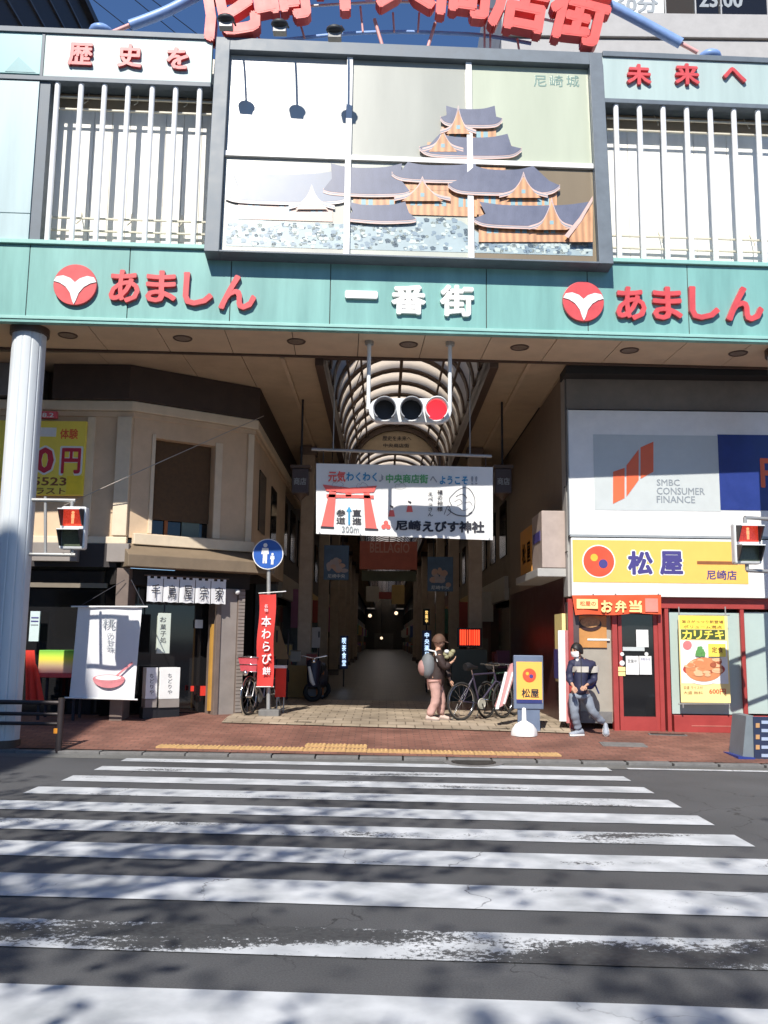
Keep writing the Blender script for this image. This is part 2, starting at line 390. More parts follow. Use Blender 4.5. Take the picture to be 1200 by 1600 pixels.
# crosswalk
def paint_mat(name, wear):
    m = bpy.data.materials.new(name); m.use_nodes = True; n = m.node_tree.nodes; l = m.node_tree.links; b = n['Principled BSDF']
    tc = n.new('ShaderNodeTexCoord')
    mp = n.new('ShaderNodeMapping'); mp.inputs['Scale'].default_value = (0.55, 2.2, 1); l.new(tc.outputs['Object'], mp.inputs[0])
    a = n.new('ShaderNodeTexNoise'); a.inputs['Scale'].default_value = 1.1; a.inputs['Detail'].default_value = 3
    c = n.new('ShaderNodeTexNoise'); c.inputs['Scale'].default_value = 28; c.inputs['Detail'].default_value = 8; c.inputs['Roughness'].default_value = 0.8
    l.new(mp.outputs[0], a.inputs['Vector']); l.new(tc.outputs['Object'], c.inputs['Vector'])
    ad = n.new('ShaderNodeMath'); ad.operation = 'MULTIPLY_ADD'; ad.inputs[1].default_value = 0.85; l.new(c.outputs[0], ad.inputs[0]); l.new(a.outputs[0], ad.inputs[2])
    r = n.new('ShaderNodeMapRange'); r.inputs[1].default_value = 1.06-wear; r.inputs[2].default_value = 1.10-wear; l.new(ad.outputs[0], r.inputs[0])
    g = n.new('ShaderNodeTexNoise'); g.inputs['Scale'].default_value = 3; g.inputs['Detail'].default_value = 6; l.new(tc.outputs['Object'], g.inputs['Vector'])
    gr = n.new('ShaderNodeValToRGB'); gr.color_ramp.elements[0].color = (0.34, 0.36, 0.38, 1); gr.color_ramp.elements[1].color = (0.58, 0.60, 0.62, 1)
    gr.color_ramp.elements[0].position = 0.3; gr.color_ramp.elements[1].position = 0.65; l.new(g.outputs[0], gr.inputs[0])
    ag = n.new('ShaderNodeValToRGB'); ag.color_ramp.elements[0].color = (0.028, 0.029, 0.032, 1); ag.color_ramp.elements[1].color = (0.075, 0.078, 0.08, 1)
    ag.color_ramp.elements[0].position = 0.35; ag.color_ramp.elements[1].position = 0.68; l.new(c.outputs[0], ag.inputs[0])
    mx = n.new('ShaderNodeMix'); mx.data_type = 'RGBA'; l.new(r.outputs[0], mx.inputs[0]); l.new(gr.outputs[0], mx.inputs[6]); l.new(ag.outputs[0], mx.inputs[7])
    l.new(crack_nodes(n, l, tc, mx.outputs[2], (.12, .12, .13), .45), b.inputs['Base Color']); b.inputs['Roughness'].default_value = 0.65
    return m
pm = [paint_mat('road_paint_fresh', -0.06), paint_mat('road_paint_worn', 0.0), paint_mat('road_paint_very_worn', 0.19)]
cw = sgroup('crosswalk', (-0.3, 8, 0))
far = [12.22, 11.45, 10.65, 9.83, 8.99, 8.14, 7.28, 6.32, 5.34, 4.38]; near = [11.92, 11.10, 10.24, 9.40, 8.54, 7.70, 6.80, 5.78, 4.87, 3.86]
for i, (a, b) in enumerate(zip(far, near)):
    mb = MB(); n = 16; vs = []; fs = []
    xl, xr = -3.42-0.12*(12.2-a), 2.95+0.02*(12.2-a)
    for j in range(n+1):
        x = xl+(xr-xl)*j/n; jj = random.uniform(-.006, .006)
        vs += [(x, b-0.055*x+jj, 0.006), (x, a-0.055*x+jj, 0.006)]
    for j in range(n): fs.append((2*j, 2*j+2, 2*j+3, 2*j+1))
    mb.add(vs, fs); mb.build('stripe', pm[[0, 1, 1, 1, 0, 1, 0, 0, 2, 0][i]], cw)
mb = MB(); mb.add([(3.2, 11.93, .006), (12, 11.4, .006), (12, 11.52, .006), (3.2, 12.05, .006)], [(0, 1, 2, 3)]); mb.build('edge_line', pm[1], None, kind='structure')
mb = MB(); mb.add([(3.55, 7.75, .006), (9, 7.45, .006), (9, 7.95, .006), (3.55, 8.2, .006)], [(0, 1, 2, 3)]); mb.build('stop_line', pm[2], None, kind='structure')
# road manhole, pavement covers
iron = mat('cast_iron', (0.06, 0.055, 0.05), 0.6, 0.5, var=0.25, bump=0.4)
def cover(x, y, r, label, rect=None, m=iron, rim=concrete, z=0.0):
    t = thing('manhole_cover', (x, y, z), label, 'manhole cover')
    if rect:
        fr = Fr((x, y, 0), -0.06)
        pts = [(-rect[0], -rect[1]), (rect[0], -rect[1]), (rect[0], rect[1]), (-rect[0], rect[1])]
        def zz(a, b): p = fr.M @ Vector((a, b, 0)); return zs(p.x, p.y)
        for nm, s_, h, mm in (('frame', 1.0, 0.010, rim), ('lid', 0.9, 0.016, m)):
            mb = MB(fr); vs = [(a*s_, b*s_, zz(a*s_, b*s_)+h) for a, b in pts]+[(a*s_, b*s_, zz(a*s_, b*s_)-.01) for a, b in pts]
            mb.add(vs, [(0, 1, 2, 3), (0, 4, 5, 1), (1, 5, 6, 2), (2, 6, 7, 3), (3, 7, 4, 0)]); mb.build(nm, mm, t)
    else:
        for nm, rr, h, mm in (('frame', r*1.35, 0.010, rim), ('lid', r, 0.018, m)):
            mb = MB(); vs = [(x+rr*math.cos(i*math.pi/16), y+rr*math.sin(i*math.pi/16), z+h) for i in range(32)]+[(x+rr*math.cos(i*math.pi/16), y+rr*math.sin(i*math.pi/16), z-.01) for i in range(32)]
            mb.add(vs, [tuple(range(32))]+[(i, i+32, (i+1) % 32+32, (i+1) % 32) for i in range(32)]); mb.build(nm, mm, t)
        mb = MB()
        for i in range(-3, 4):
            hl = math.sqrt(max(0, (r*.85)**2-(i*r*.24)**2)); mb.box(x-hl, x+hl, y+i*r*.24-.012, y+i*r*.24+.012, z+.017, z+.024)
        mb.build('tread_ridges', m, t)
h = W.hit(740, 1185, 12.35)
cover(h.x, 12.36, 0.30, 'round dark iron manhole cover with a pale ring beside the kerb', z=0.004)
cover(3.62, 13.75, 0, 'pale rectangular access cover in the red pavers in front of the masked man', (0.33, 0.16), concrete, concrete)
cover(1.95, 14.95, 0, 'thin dark slot drain cover in the beige tiles by the bicycles', (0.16, 0.05))
cover(-1.3, 15.2, 0, 'thin dark slot cover in the beige tiles near the road sign pole', (0.16, 0.05))
cover(4.6, 14.75, 0, 'narrow dark drain cover in the pavers below the red shop door', (0.30, 0.06))
# tactile paving: each tile with domes
tactile = mat('tactile_yellow', (0.50, 0.31, 0.13), 0.7, var=0.2, scale=5, dirt=0.25)
tp = sgroup('tactile_paving', (0, 13, 0)); ft = None
def tile_at(x, y):
    global ft
    if ft is None:
        mb = MB(); z = 0; mb.box(x-.147, x+.147, y-.147, y+.147, z-.02, z+.008)
        for a in range(5):
            for b in range(5):
                cx, cy = x-.116+.058*a, y-.116+.058*b
                mb.add([(cx-.016, cy-.016, z+.008), (cx+.016, cy-.016, z+.008), (cx+.016, cy+.016, z+.008), (cx-.016, cy+.016, z+.008), (cx-.009, cy-.009, z+.014), (cx+.009, cy-.009, z+.014), (cx+.009, cy+.009, z+.014), (cx-.009, cy+.009, z+.014)],
                       [(4, 5, 6, 7), (0, 1, 5, 4), (1, 2, 6, 5), (2, 3, 7, 6), (3, 0, 4, 7)])
        o = place('tactile_tile', None, (0, 0, 0)) if False else mb.build('tactile_tile', tactile, tp); ft = (o, x, y); o.location.z = zs(x, y)
    else:
        o = shift(ft[0], 'tactile_tile', (x-ft[1], y-ft[2], zs(x, y)-zs(ft[1], ft[2])+random.uniform(-.001, .001)), tp)
    o.rotation_euler = (0, 0, 0)
for i in range(19): tile_at(-3.05+0.3*i, 13.02-0.06*(-3.05+0.3*i))
for i in range(3): tile_at(-0.95+0.3*i, 13.32-0.06*(-0.95+0.3*i))

# ================================================================== ARCADE GATE
gx = lambda px, py, k=0: G.hit(px, py, k).x
gz = lambda px, py, k=0: G.hit(px, py, k).z
def gloc(x, k, z): p = G.M @ Vector((x, k, z)); return p
gate = thing('arcade_gate', gloc(0.3, 0.8, 0), 'tall teal and white gateway spanning the arcade entrance, carried on fluted round columns', 'gate')
ZB, ZT, ZF = 6.22, 7.50, 11.05          # band bottom, band top, top
XL, XR = -7.6, 8.4
# green band: curved panels split at the joints of the photo
joints = [XL] + [gx(a, 460) for a in (42, 200, 360, 516, 760, 918, 1075)] + [XR]
for a, b in zip(joints[:-1], joints[1:]):
    mb = MB(G); mb.box(a+.006, b-.006, 0, 0.10, ZB+0.10, ZT-0.07); mb.build('band_panel', teal, gate, bevel=0.004)
mb = MB(G); mb.box(XL, XR, 0.012, 1.5, ZB+0.05, ZT-0.02); mb.build('band_core', seam, gate)
mb = MB(G); mb.box(XL, XR, -0.05, 0.14, ZT-0.065, ZT+0.0); mb.build('band_cap', teal_lt, gate, bevel=0.006)
mb = MB(G); mb.box(XL, XR, -0.03, 0.10, ZB+0.045, ZB+0.095); mb.build('band_lip', teal_lt, gate, bevel=0.006)
mb = MB(G); mb.box(XL, XR, -0.015, 0.10, ZB, ZB+0.04); mb.build('band_drip', teal, gate)
# soffit strip
sj = [XL]+[XL+0.05+i*1.02 for i in range(1, 16)]+[XR]
for a, b in zip(sj[:-1], sj[1:]):
    mb = MB(G); mb.box(a+.006, b-.006, 0.11, 1.30, ZB+0.03, ZB+0.06); mb.build('soffit_panel', soffit, gate)
mb = MB(G); mb.box(XL, XR, 1.30, 1.36, ZB-0.0, ZB+0.08); mb.build('soffit_trim', browndk, gate)
for i in range(-3, 4):
    px = 637+i*170.5; x = gx(px, 542+i*4.4, 0); x = (px-600)/1400*13.7*1.06
    mb = MB(G); mb.torus((x, 0.62, ZB+0.028), 0.135, 0.016, 'z', 24, 6); o = mb.build('downlight', browndk, gate)
    mb = MB(G); n = 20
    mb.add([(x+.125*math.cos(j*math.pi/10), .62+.125*math.sin(j*math.pi/10), ZB+.024) for j in range(n)], [tuple(range(n-1, -1, -1))]); mb.build('lens', mat('downlight_lens', (0.22, 0.17, 0.13), 0.3, var=.3, scale=30), o)
# upper parts
def fascia(px0, px1, y0, y1, m, name='fascia_panel', k=0.0):
    b = G.box(px0, y0, px1, y1, k); mb = MB(G); mb.box(b[0], b[1], k, k+0.1, b[2], b[3]); return mb.build(name, m, gate, bevel=0.005), b
zt0, zt1 = gz(200, 124), gz(200, 58)
xa, xb, xc, xd = gx(66, 90), gx(331, 95), gx(942, 120), gx(1230, 125)
zr0, zr1 = gz(1070, 148), gz(1070, 96)
for (a, b, c, d, m, nm) in ((xa+.03, xb, zt0, zt1, palewhite, 'fascia_panel'), (xc, xd, zt0, zt1, palewhite, 'fascia_panel')):
    mb = MB(G); mb.box(a, b, 0, .1, c, d); mb.build(nm, m, gate, bevel=.005)
mb = MB(G); mb.box(XL, xa-.02, 0, .1, zt0+.03, zt1); mb.build('corner_panel', corner_teal, gate, bevel=.005)
mb = MB(G); q = [(gx(8, 108), zt0+.05), (gx(30, 80), zt0+.3), (gx(56, 108), zt0+.05)]; mb.poly(q, -.006, 0.0); mb.build('corner_triangle', mat('corner_triangle_teal', (0.17, 0.36, 0.38), .4), gate)
mb = MB(G); mb.box(XL, xb, -.03, .12, zt1, zt1+.09); mb.build('top_coping', framegrey, gate, bevel=.006); mb = MB(G); mb.box(xc, xd, -.03, .12, zt1, zt1+.09); mb.build('top_coping', framegrey, gate, bevel=.006)
mb = MB(G); mb.box(XL, xb, -.02, .12, zt0-.08, zt0-.005); mb.build('fascia_trim', framegrey, gate, bevel=.006); mb = MB(G); mb.box(xc, xd, -.02, .12, zt0-.08, zt0-.005); mb.build('fascia_trim', framegrey, gate, bevel=.006)
mb = MB(G); mb.box(xa-.018, xa+.026, -.01, .12, zt0, zt1); mb.build('fascia_divider', framegrey, gate)
zj = gz(30, 333)
for (c, d) in ((ZT, zj-.006), (zj+.006, zt0-.09)):
    mb = MB(G); mb.box(XL, gx(53, 250), 0, .1, c+.0, d); mb.build('pilaster_panel', pilaster, gate, bevel=.004)
mb = MB(G); mb.box(gx(54, 250), gx(70, 250), .02, .7, ZT, zt0-.08); mb.build('pilaster_return', framegrey, gate)
# recess, back wall panels
KD = 0.44
mb = MB(G); mb.box(XL, XR, KD+.02, 1.5, ZT-.02, zt1); mb.build('gate_core', cream, gate)
def back_panels(x0, x1):
    n = 9; wj = (x1-x0)/n
    for i in range(n):
        mb = MB(G); mb.box(x0+i*wj+.004, x0+(i+1)*wj-.004, KD-.02, KD+.02, ZT+.02, zt0-.28); mb.build('back_panel', cream, gate)
    mb = MB(G); mb.box(x0, x1, KD-.03, KD+.02, zt0-.27, zt0-.02); mb.build('back_header', mat('header_brown', (0.30, 0.24, 0.17), .7), gate)
back_panels(gx(72, 250), gx(335, 250)); back_panels(gx(942, 300), XR-.1)
mb = MB(G); mb.box(XL, XR, .12, KD+.02, zt0, zt0+.04); mb.build('recess_top', framegrey, gate)
tz0, tz1 = ZT+.01, gz(200, 126)
for px in (83, 120.5, 157.5, 195, 233, 270, 308, 964, 1001, 1038, 1075, 1112, 1149, 1187):
    x = gx(px, 240, .05); mb = MB(G); mb.tube([(x, .05, tz0), (x, .05, tz1)], .043, 12); mb.build('screen_tube', tubewhite, gate)
for (x0, x1) in ((gx(76, 200), gx(326, 200)), (gx(955, 200), XR-.2)):
    for z in (ZT+.28, ZT+.48, ZT+2.28, ZT+2.48):
        mb = MB(G); mb.box(x0, x1, .20, .23, z-.012, z+.012); mb.build('rail', railm, gate)
        for i in range(7):
            pass
    for z in (ZT+.40, ZT+2.40):
        for i in range(3):
            x = x0+(x1-x0)*(.18+.32*i); mb = MB(G); mb.tube([(x, .23, z), (x+.03, .32, z+.1), (x+.01, KD-.02, z+.28)], .01, 5); mb.build('rail_bracket', railm, gate)
    for i in range(4):
        x = x0+(x1-x0)*(.12+.26*i); mb = MB(G); mb.box(x-.13, x+.13, .14, .36, ZT, ZT+.08); mb.build('base_block', mat('base_block_cream', (0.6, .56, .45), .6), gate, bevel=.01)
# lettering on the gate
def gate_chars(s, boxes, k, m, ext, bold, par=None):
    for ch, bx in zip(s, boxes):
        o = ptext(par or gate, ch, bx, G, k, m, ext, bold, False, 'character')
gate_chars('歴史を', [(108, 70, 146, 105), (185, 72, 223, 108), (261, 77, 296, 111)], 0.0, red, .05, .035)
gate_chars('未来へ', [(978, 103, 1016, 135), (1053, 102, 1091, 135), (1128, 108, 1164, 131)], 0.0, red, .05, .035)
gate_chars('あましん', [(172, 424, 220, 475), (229, 425, 277, 475), (287, 428, 334, 480), (343, 432, 401, 486)], 0.0, red, .06, .028)
gate_chars('あましん', [(961, 450, 1008, 502), (1018, 450, 1064, 502), (1075, 450, 1122, 502), (1132, 450, 1190, 504)], 0.0, red, .06, .028)
gate_chars('一番街', [(539, 456, 590, 468), (611, 447, 665, 493), (687, 447, 740, 496)], 0.0, white, .05, .04)
for cx, cy in ((119, 447), (910, 473)):
    h = G.hit(cx, cy, 0); r = 0.318
    mb = MB(G); mb.disc(h.x, h.z, r, -.06, 0, 40); lo = mb.build('bank_logo', red, gate, bevel=.006)
    def q(u, v): return (h.x+u*r, h.z+v*r)
    L = [q(-.98, .14), q(-.86, .36), q(-.55, .42), q(-.22, .3), q(0, .1), q(.22, .3), q(.55, .42), q(.86, .36), q(.98, .14), q(.70, .06), q(.42, -.12), q(.2, -.42), q(.08, -.8), q(0, -.97), q(-.08, -.8), q(-.2, -.42), q(-.42, -.12), q(-.70, .06)]
    mb = MB(G); mb.poly(L, -.072, -.06); mb.build('bird_emblem', white, lo)
# columns
def column(x, label):
    c = gloc(x, .38, 0)
    t = gate
    z0 = zs(c.x, c.y)-.03; zt = ZB+.04; r = .245; n = 96; vs = []; fs = []
    for z in (z0, zt-.1):
        for j in range(n):
            a = 2*math.pi*j/n; rr = r-(.008 if j % 8 == 0 else 0); vs.append((c.x+rr*math.cos(a), c.y+rr*math.sin(a), z))
    for j in range(n): fs.append((j, (j+1) % n, (j+1) % n+n, j+n))
    mb = MB(); mb.add(vs, fs, False); o = mb.build('column', colwhite, t)
    mb = MB(); mb.tube([(c.x, c.y, zt-.12), (c.x, c.y, zt)], r+.04, 32); mb.build('collar', browndk, o)
    mb = MB(); mb.tube([(c.x, c.y, z0), (c.x, c.y, z0+.12)], r+.02, 32); mb.build('foot_ring', browndk, o)
    return c
cL = column(gx(34, 700, .38), ''); cR = column(6.32, '')
# mural board: leans forward a little so its glossy panels catch the sun
BD = Fr(tuple(gloc(0, -.10, (7.35+11.2)/2)), math.atan(0.045), R(-4.6))
def bbox(*a, k=0): return BD.box(*a, k)
bo = thing('mural_board', tuple(gloc(.25, -.2, 7.3)), 'grey framed board with six glossy panels picturing a castle, above the teal band', 'mural')
fo = bbox(328, 71, 949, 400); fi = bbox(350, 90, 928, 402)
fi = (fi[0], fi[1], fi[2]+.02, fi[3])
mb = MB(BD); mb.box(fo[0], fi[0], -.02, .4, fo[2]-.03, fo[3]); mb.build('frame_side', framegrey, bo, bevel=.006)
mb = MB(BD); mb.box(fi[1], fo[1], -.02, .4, fo[2]-.03, fo[3]); mb.build('frame_side', framegrey, bo, bevel=.006)
mb = MB(BD); mb.box(fi[0], fi[1], -.018, .4, fi[3], fo[3]); mb.build('frame_top', framegrey, bo, bevel=.006)
mb = MB(BD); mb.box(fi[0], fi[1], -.018, .4, fo[2]-.03, fi[2]); mb.build('frame_bottom', framegrey, bo, bevel=.006)
mx = [fi[0], bbox(541, 240, 549, 242)[0]+.03, bbox(732, 240, 738, 242)[0]+.03, fi[1]]; mz = (fi[2], (bbox(600, 240, 640, 250)[2]+bbox(600, 240, 640, 250)[3])/2, fi[3])
PK = .10
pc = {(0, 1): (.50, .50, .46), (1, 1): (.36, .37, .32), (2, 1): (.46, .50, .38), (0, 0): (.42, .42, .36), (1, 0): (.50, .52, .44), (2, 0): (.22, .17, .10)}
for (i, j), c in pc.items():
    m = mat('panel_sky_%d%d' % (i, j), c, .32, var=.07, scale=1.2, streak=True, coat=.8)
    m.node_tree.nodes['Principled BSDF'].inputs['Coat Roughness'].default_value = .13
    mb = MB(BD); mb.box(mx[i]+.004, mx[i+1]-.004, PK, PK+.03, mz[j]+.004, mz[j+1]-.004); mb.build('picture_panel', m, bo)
for x in mx[1:3]:
    mb = MB(BD); mb.box(x-.045, x+.045, .04, PK, fi[2], fi[3]); mb.build('mullion', white, bo)
mb = MB(BD); mb.box(fi[0], fi[1], .05, PK-.002, mz[1]-.04, mz[1]+.04); mb.build('transom', white, bo)
# castle painting, flat shapes on the panels
def gl(name, c): 
    m = mat(name, c, .4, var=.12, scale=3, coat=.8); m.node_tree.nodes['Principled BSDF'].inputs['Coat Roughness'].default_value = .13; return m
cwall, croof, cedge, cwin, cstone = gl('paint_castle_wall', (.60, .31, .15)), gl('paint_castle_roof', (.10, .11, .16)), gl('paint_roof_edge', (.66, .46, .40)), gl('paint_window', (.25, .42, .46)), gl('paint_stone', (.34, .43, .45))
for m_, sc__ in ((croof, 55), (cwall, 9)):
    n_ = m_.node_tree.nodes; l_ = m_.node_tree.links; b_ = n_['Principled BSDF']; old = b_.inputs['Base Color'].links[0].from_socket
    tc_ = n_.new('ShaderNodeTexCoord'); wv = n_.new('ShaderNodeTexWave'); wv.inputs['Scale'].default_value = sc__/3; wv.inputs['Distortion'].default_value = 1.5; wv.inputs['Detail'].default_value = 3; l_.new(tc_.outputs['Object'], wv.inputs[0])
    mr_ = n_.new('ShaderNodeMapRange'); mr_.inputs[3].default_value = .75 if sc__ < 20 else .5; mr_.inputs[4].default_value = 1.2 if sc__ < 20 else 1.9; l_.new(wv.outputs[1], mr_.inputs[0]); vm_ = n_.new('ShaderNodeVectorMath'); vm_.operation = 'SCALE'; l_.new(old, vm_.inputs[0]); l_.new(mr_.outputs[0], vm_.inputs['Scale']); l_.new(vm_.outputs[0], b_.inputs['Base Color'])
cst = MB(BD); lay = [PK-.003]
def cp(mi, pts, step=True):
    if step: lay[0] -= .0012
    cst.mtl(mi+7 if sum(p[0] for p in pts)/len(pts) < 540 and mi < 5 else mi).ppoly(pts, lay[0], lay[0]+.001)  # left panels take lighter colours: sun glare painted into the print
def smooth(pp, n=8):
    out = []
    for i in range(len(pp)-1):
        p0 = pp[max(i-1, 0)]; p1 = pp[i]; p2 = pp[i+1]; p3 = pp[min(i+2, len(pp)-1)]
        for j in range(n):
            t = j/n; out.append(tuple(.5*((2*p1[c])+(-p0[c]+p2[c])*t+(2*p0[c]-5*p1[c]+4*p2[c]-p3[c])*t*t+(-p0[c]+3*p1[c]-3*p2[c]+p3[c])*t**3) for c in range(len(p1))))
    out.append(tuple(pp[-1])); return out
def curve_roof(x0, x1, yb, yt, tx0, tx1, up=8, gable=None):
    """sweeping roof: eaves curl up at both ends; pale edge under it"""
    e = [(x0, yb-up), (x0+(x1-x0)*.12, yb), (x0+(x1-x0)*.5, yb+3), (x1-(x1-x0)*.12, yb+2), (x1, yb-up+2)]
    e = smooth(e, 5)
    sg_ = (yb-yt)*.10
    top = smooth([(tx1+3, yt-3), (tx1-(tx1-tx0)*.2, yt+sg_*.6), ((tx0+tx1)/2, yt+sg_), (tx0+(tx1-tx0)*.2, yt+sg_*.6), (tx0-3, yt-3)], 4)
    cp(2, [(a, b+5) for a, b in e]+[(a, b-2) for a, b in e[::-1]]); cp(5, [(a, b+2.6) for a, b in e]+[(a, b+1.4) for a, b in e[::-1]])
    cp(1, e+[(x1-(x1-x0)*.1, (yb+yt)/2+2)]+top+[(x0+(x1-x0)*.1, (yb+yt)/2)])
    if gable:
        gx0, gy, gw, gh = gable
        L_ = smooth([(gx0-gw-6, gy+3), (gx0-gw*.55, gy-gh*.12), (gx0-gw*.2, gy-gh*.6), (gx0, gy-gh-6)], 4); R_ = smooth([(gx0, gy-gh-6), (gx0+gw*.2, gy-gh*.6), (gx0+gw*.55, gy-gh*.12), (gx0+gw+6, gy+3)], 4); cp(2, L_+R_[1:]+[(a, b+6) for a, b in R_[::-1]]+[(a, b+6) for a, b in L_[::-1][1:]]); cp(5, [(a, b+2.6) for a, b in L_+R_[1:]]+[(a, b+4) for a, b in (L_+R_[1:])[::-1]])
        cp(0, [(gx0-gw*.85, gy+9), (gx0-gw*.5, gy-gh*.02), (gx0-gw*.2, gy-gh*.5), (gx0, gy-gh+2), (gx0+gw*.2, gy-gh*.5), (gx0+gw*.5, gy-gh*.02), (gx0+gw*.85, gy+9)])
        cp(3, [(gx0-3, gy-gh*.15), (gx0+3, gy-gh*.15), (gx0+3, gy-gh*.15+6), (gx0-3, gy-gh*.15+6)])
def wall(x0, y0, x1, y1, wins=0, slope=.03):
    s = (x1-x0)*slope
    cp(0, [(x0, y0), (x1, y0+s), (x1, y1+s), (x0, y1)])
    lay[0] -= .0012
    for i in range(wins):
        for d in (-6, 5):
            x = x0+(x1-x0)*(i+.5)/wins+d; yy = (y0*.5+y1*.5)+(x-x0)*slope
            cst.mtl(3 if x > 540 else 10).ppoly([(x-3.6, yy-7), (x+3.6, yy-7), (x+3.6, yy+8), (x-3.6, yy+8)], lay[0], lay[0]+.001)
# stone base
random.seed(3)
base = [(352, 338), (420, 345), (500, 350), (560, 350), (640, 338), (720, 345), (760, 372), (926, 378), (926, 400), (352, 384)]
cp(4, base)
sc_ = [gl('paint_stone_dark', (.20, .28, .34)), gl('paint_stone_light', (.50, .58, .55))]
lay[0] -= .0012
for i in range(520):
    x = random.uniform(356, 922); lo = 350 if x < 740 else 380; hi = 382+(x-350)*.025
    if x > 560 and x < 720: lo = 340
    y = random.uniform(lo, hi); r = random.uniform(2, 5)
    cst.mtl(5 if random.random() < .5 else 6).ppoly([(x-r, y-r*.5), (x, y-r*.8), (x+r, y-r*.3), (x+r*.8, y+r*.6), (x-r*.6, y+r*.7)], lay[0]-random.choice([0, .0012, .0024]), lay[0])
lay[0] -= .003
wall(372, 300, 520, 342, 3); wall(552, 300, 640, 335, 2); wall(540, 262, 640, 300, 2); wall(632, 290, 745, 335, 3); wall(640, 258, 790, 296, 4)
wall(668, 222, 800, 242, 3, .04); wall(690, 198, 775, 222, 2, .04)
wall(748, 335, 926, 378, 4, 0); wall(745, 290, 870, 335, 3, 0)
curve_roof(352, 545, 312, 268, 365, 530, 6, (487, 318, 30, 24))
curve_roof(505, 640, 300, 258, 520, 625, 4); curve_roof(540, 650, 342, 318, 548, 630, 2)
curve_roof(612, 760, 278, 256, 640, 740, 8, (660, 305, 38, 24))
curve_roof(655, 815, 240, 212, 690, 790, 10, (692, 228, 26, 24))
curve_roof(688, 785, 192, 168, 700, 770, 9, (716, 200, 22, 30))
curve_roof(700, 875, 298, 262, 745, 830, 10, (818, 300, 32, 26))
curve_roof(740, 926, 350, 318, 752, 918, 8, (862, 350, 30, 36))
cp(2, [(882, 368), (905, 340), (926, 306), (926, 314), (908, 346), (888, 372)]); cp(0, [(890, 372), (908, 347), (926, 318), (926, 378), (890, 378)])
cst.build('castle_painting', [cwall, croof, cedge, cwin, cstone]+sc_+[gl('glare_castle_wall', (.62, .46, .38)), gl('glare_castle_roof', (.24, .27, .33)), gl('glare_roof_edge', (.70, .62, .60)), gl('glare_window', (.42, .52, .55)), gl('glare_stone', (.48, .54, .56))], bo)  # last five materials: castle colours lightened with painted-in glare
mb = MB(BD); 
for ch, bx in zip('尼崎城', ((834, 118, 854, 136), (859, 118, 880, 136), (885, 118, 905, 136))): text(mb, ch, BD.box(*bx, PK), PK-.001, .002, .01)
mb.build('lettering', gl('paint_title_green', (.16, .26, .22)), bo)

# spotlights over the mural
lampblk = mat('lamp_black', (.03, .035, .04), .5)
sp0 = None
for i, (px, py, bx, by) in enumerate(((353, 30, 362, 86), (437, 38, 447, 93), (523, 47, 536, 98))):
    a = G.hit(bx, by-10, -.55); hd = G.hit(px, py, -.80)
    lab = ['black floodlight on a thin arm over the mural, nearest the left edge of the frame', 'middle of the three black floodlights over the mural', 'black floodlight on a thin arm at the first white mullion of the mural'][i]
    A = G.M @ Vector((a.x, -.24, 11.0)); H = G.M @ hd
    t = thing('floodlight', tuple(A), lab, 'floodlight', 'floodlights over the mural')
    mb = MB(); mb.tube([A, A+(H-A)*.3+Vector((0, 0, .06)), H], .017, 8); mb.build('arm', lampblk, t)
    mb = MB(); mb.ball(H, .13, .11, .06, 14, 8); mb.build('lamp_head', lampblk, t)
    mb = MB(); mb.box(H.x-.10, H.x+.10, H.y-.02, H.y+.10, H.z-.13, H.z-.03); mb.build('lamp_glass', mat('lamp_glass', (.25, .25, .24), .2), t, bevel=.01)

# arch sign with big characters
AR = Fr(tuple(gloc(0, .25, 0)), math.atan(.045))
ar = thing('arch_sign', tuple(gloc(.3, .25, 11.1)), 'blue tubular arch carrying seven big red three dimensional characters above the gate', 'sign')
def arc_pts(pp, k=0): return [Vector((AR.hit(a, b, k))) for a, b in pp]
def smooth(pp, n=8):
    out = []
    for i in range(len(pp)-1):
        p0 = pp[max(i-1, 0)]; p1 = pp[i]; p2 = pp[i+1]; p3 = pp[min(i+2, len(pp)-1)]
        for j in range(n):
            t = j/n; out.append(tuple(.5*((2*p1[c])+(-p0[c]+p2[c])*t+(2*p0[c]-5*p1[c]+4*p2[c]-p3[c])*t*t+(-p0[c]+3*p1[c]-3*p2[c]+p3[c])*t**3) for c in range(len(p1))))
    out.append(tuple(pp[-1])); return out
mb = MB(AR); mb.tube(arc_pts(smooth([(203, 40), (260, 18), (340, -22), (450, -62), (560, -84), (640, -88), (740, -78), (850, -40), (960, 12), (1064, 68)]), 0), .085, 12); mb.build('main_tube', tubeblue, ar)
for a, b in (((168, 54), (206, 38)), ((1062, 67), (1090, 82))):
    mb = MB(AR); mb.tube(arc_pts([a, b], 0), .035, 8); mb.build('end_tube', pinkm, ar)
for cx, cy in ((158, 52), (1108, 84)):
    h = AR.hit(cx, cy, 0); mb = MB(AR); mb.ball((h.x, 0, 11.14), .19, .19, .10, 16, 8); mb.build('end_mount', tubeblue, ar)
mb = MB(AR); mb.tube(arc_pts(smooth([(400, 70), (450, 62), (540, 53), (620, 50), (700, 52), (760, 56), (830, 68)]), .1), .03, 8); mb.build('lower_tube', tubeblue, ar)
for pp in (((563, 10), (567, 50)), ((585, 30), (598, 74)), ((680, 36), (668, 76)), ((655, 20), (653, 50)), ((614, 20), (616, 50)), ((470, 40), (476, 60)), ((400, 45), (408, 68)), ((757, 20), (757, 78)), ((766, 20), (766, 80)), ((808, 60), (812, 84))):
    mb = MB(AR); mb.tube(arc_pts(pp, .06), .03 if pp[0][0] in (585, 680) else .018, 6); mb.build('brace', pinkm, ar)
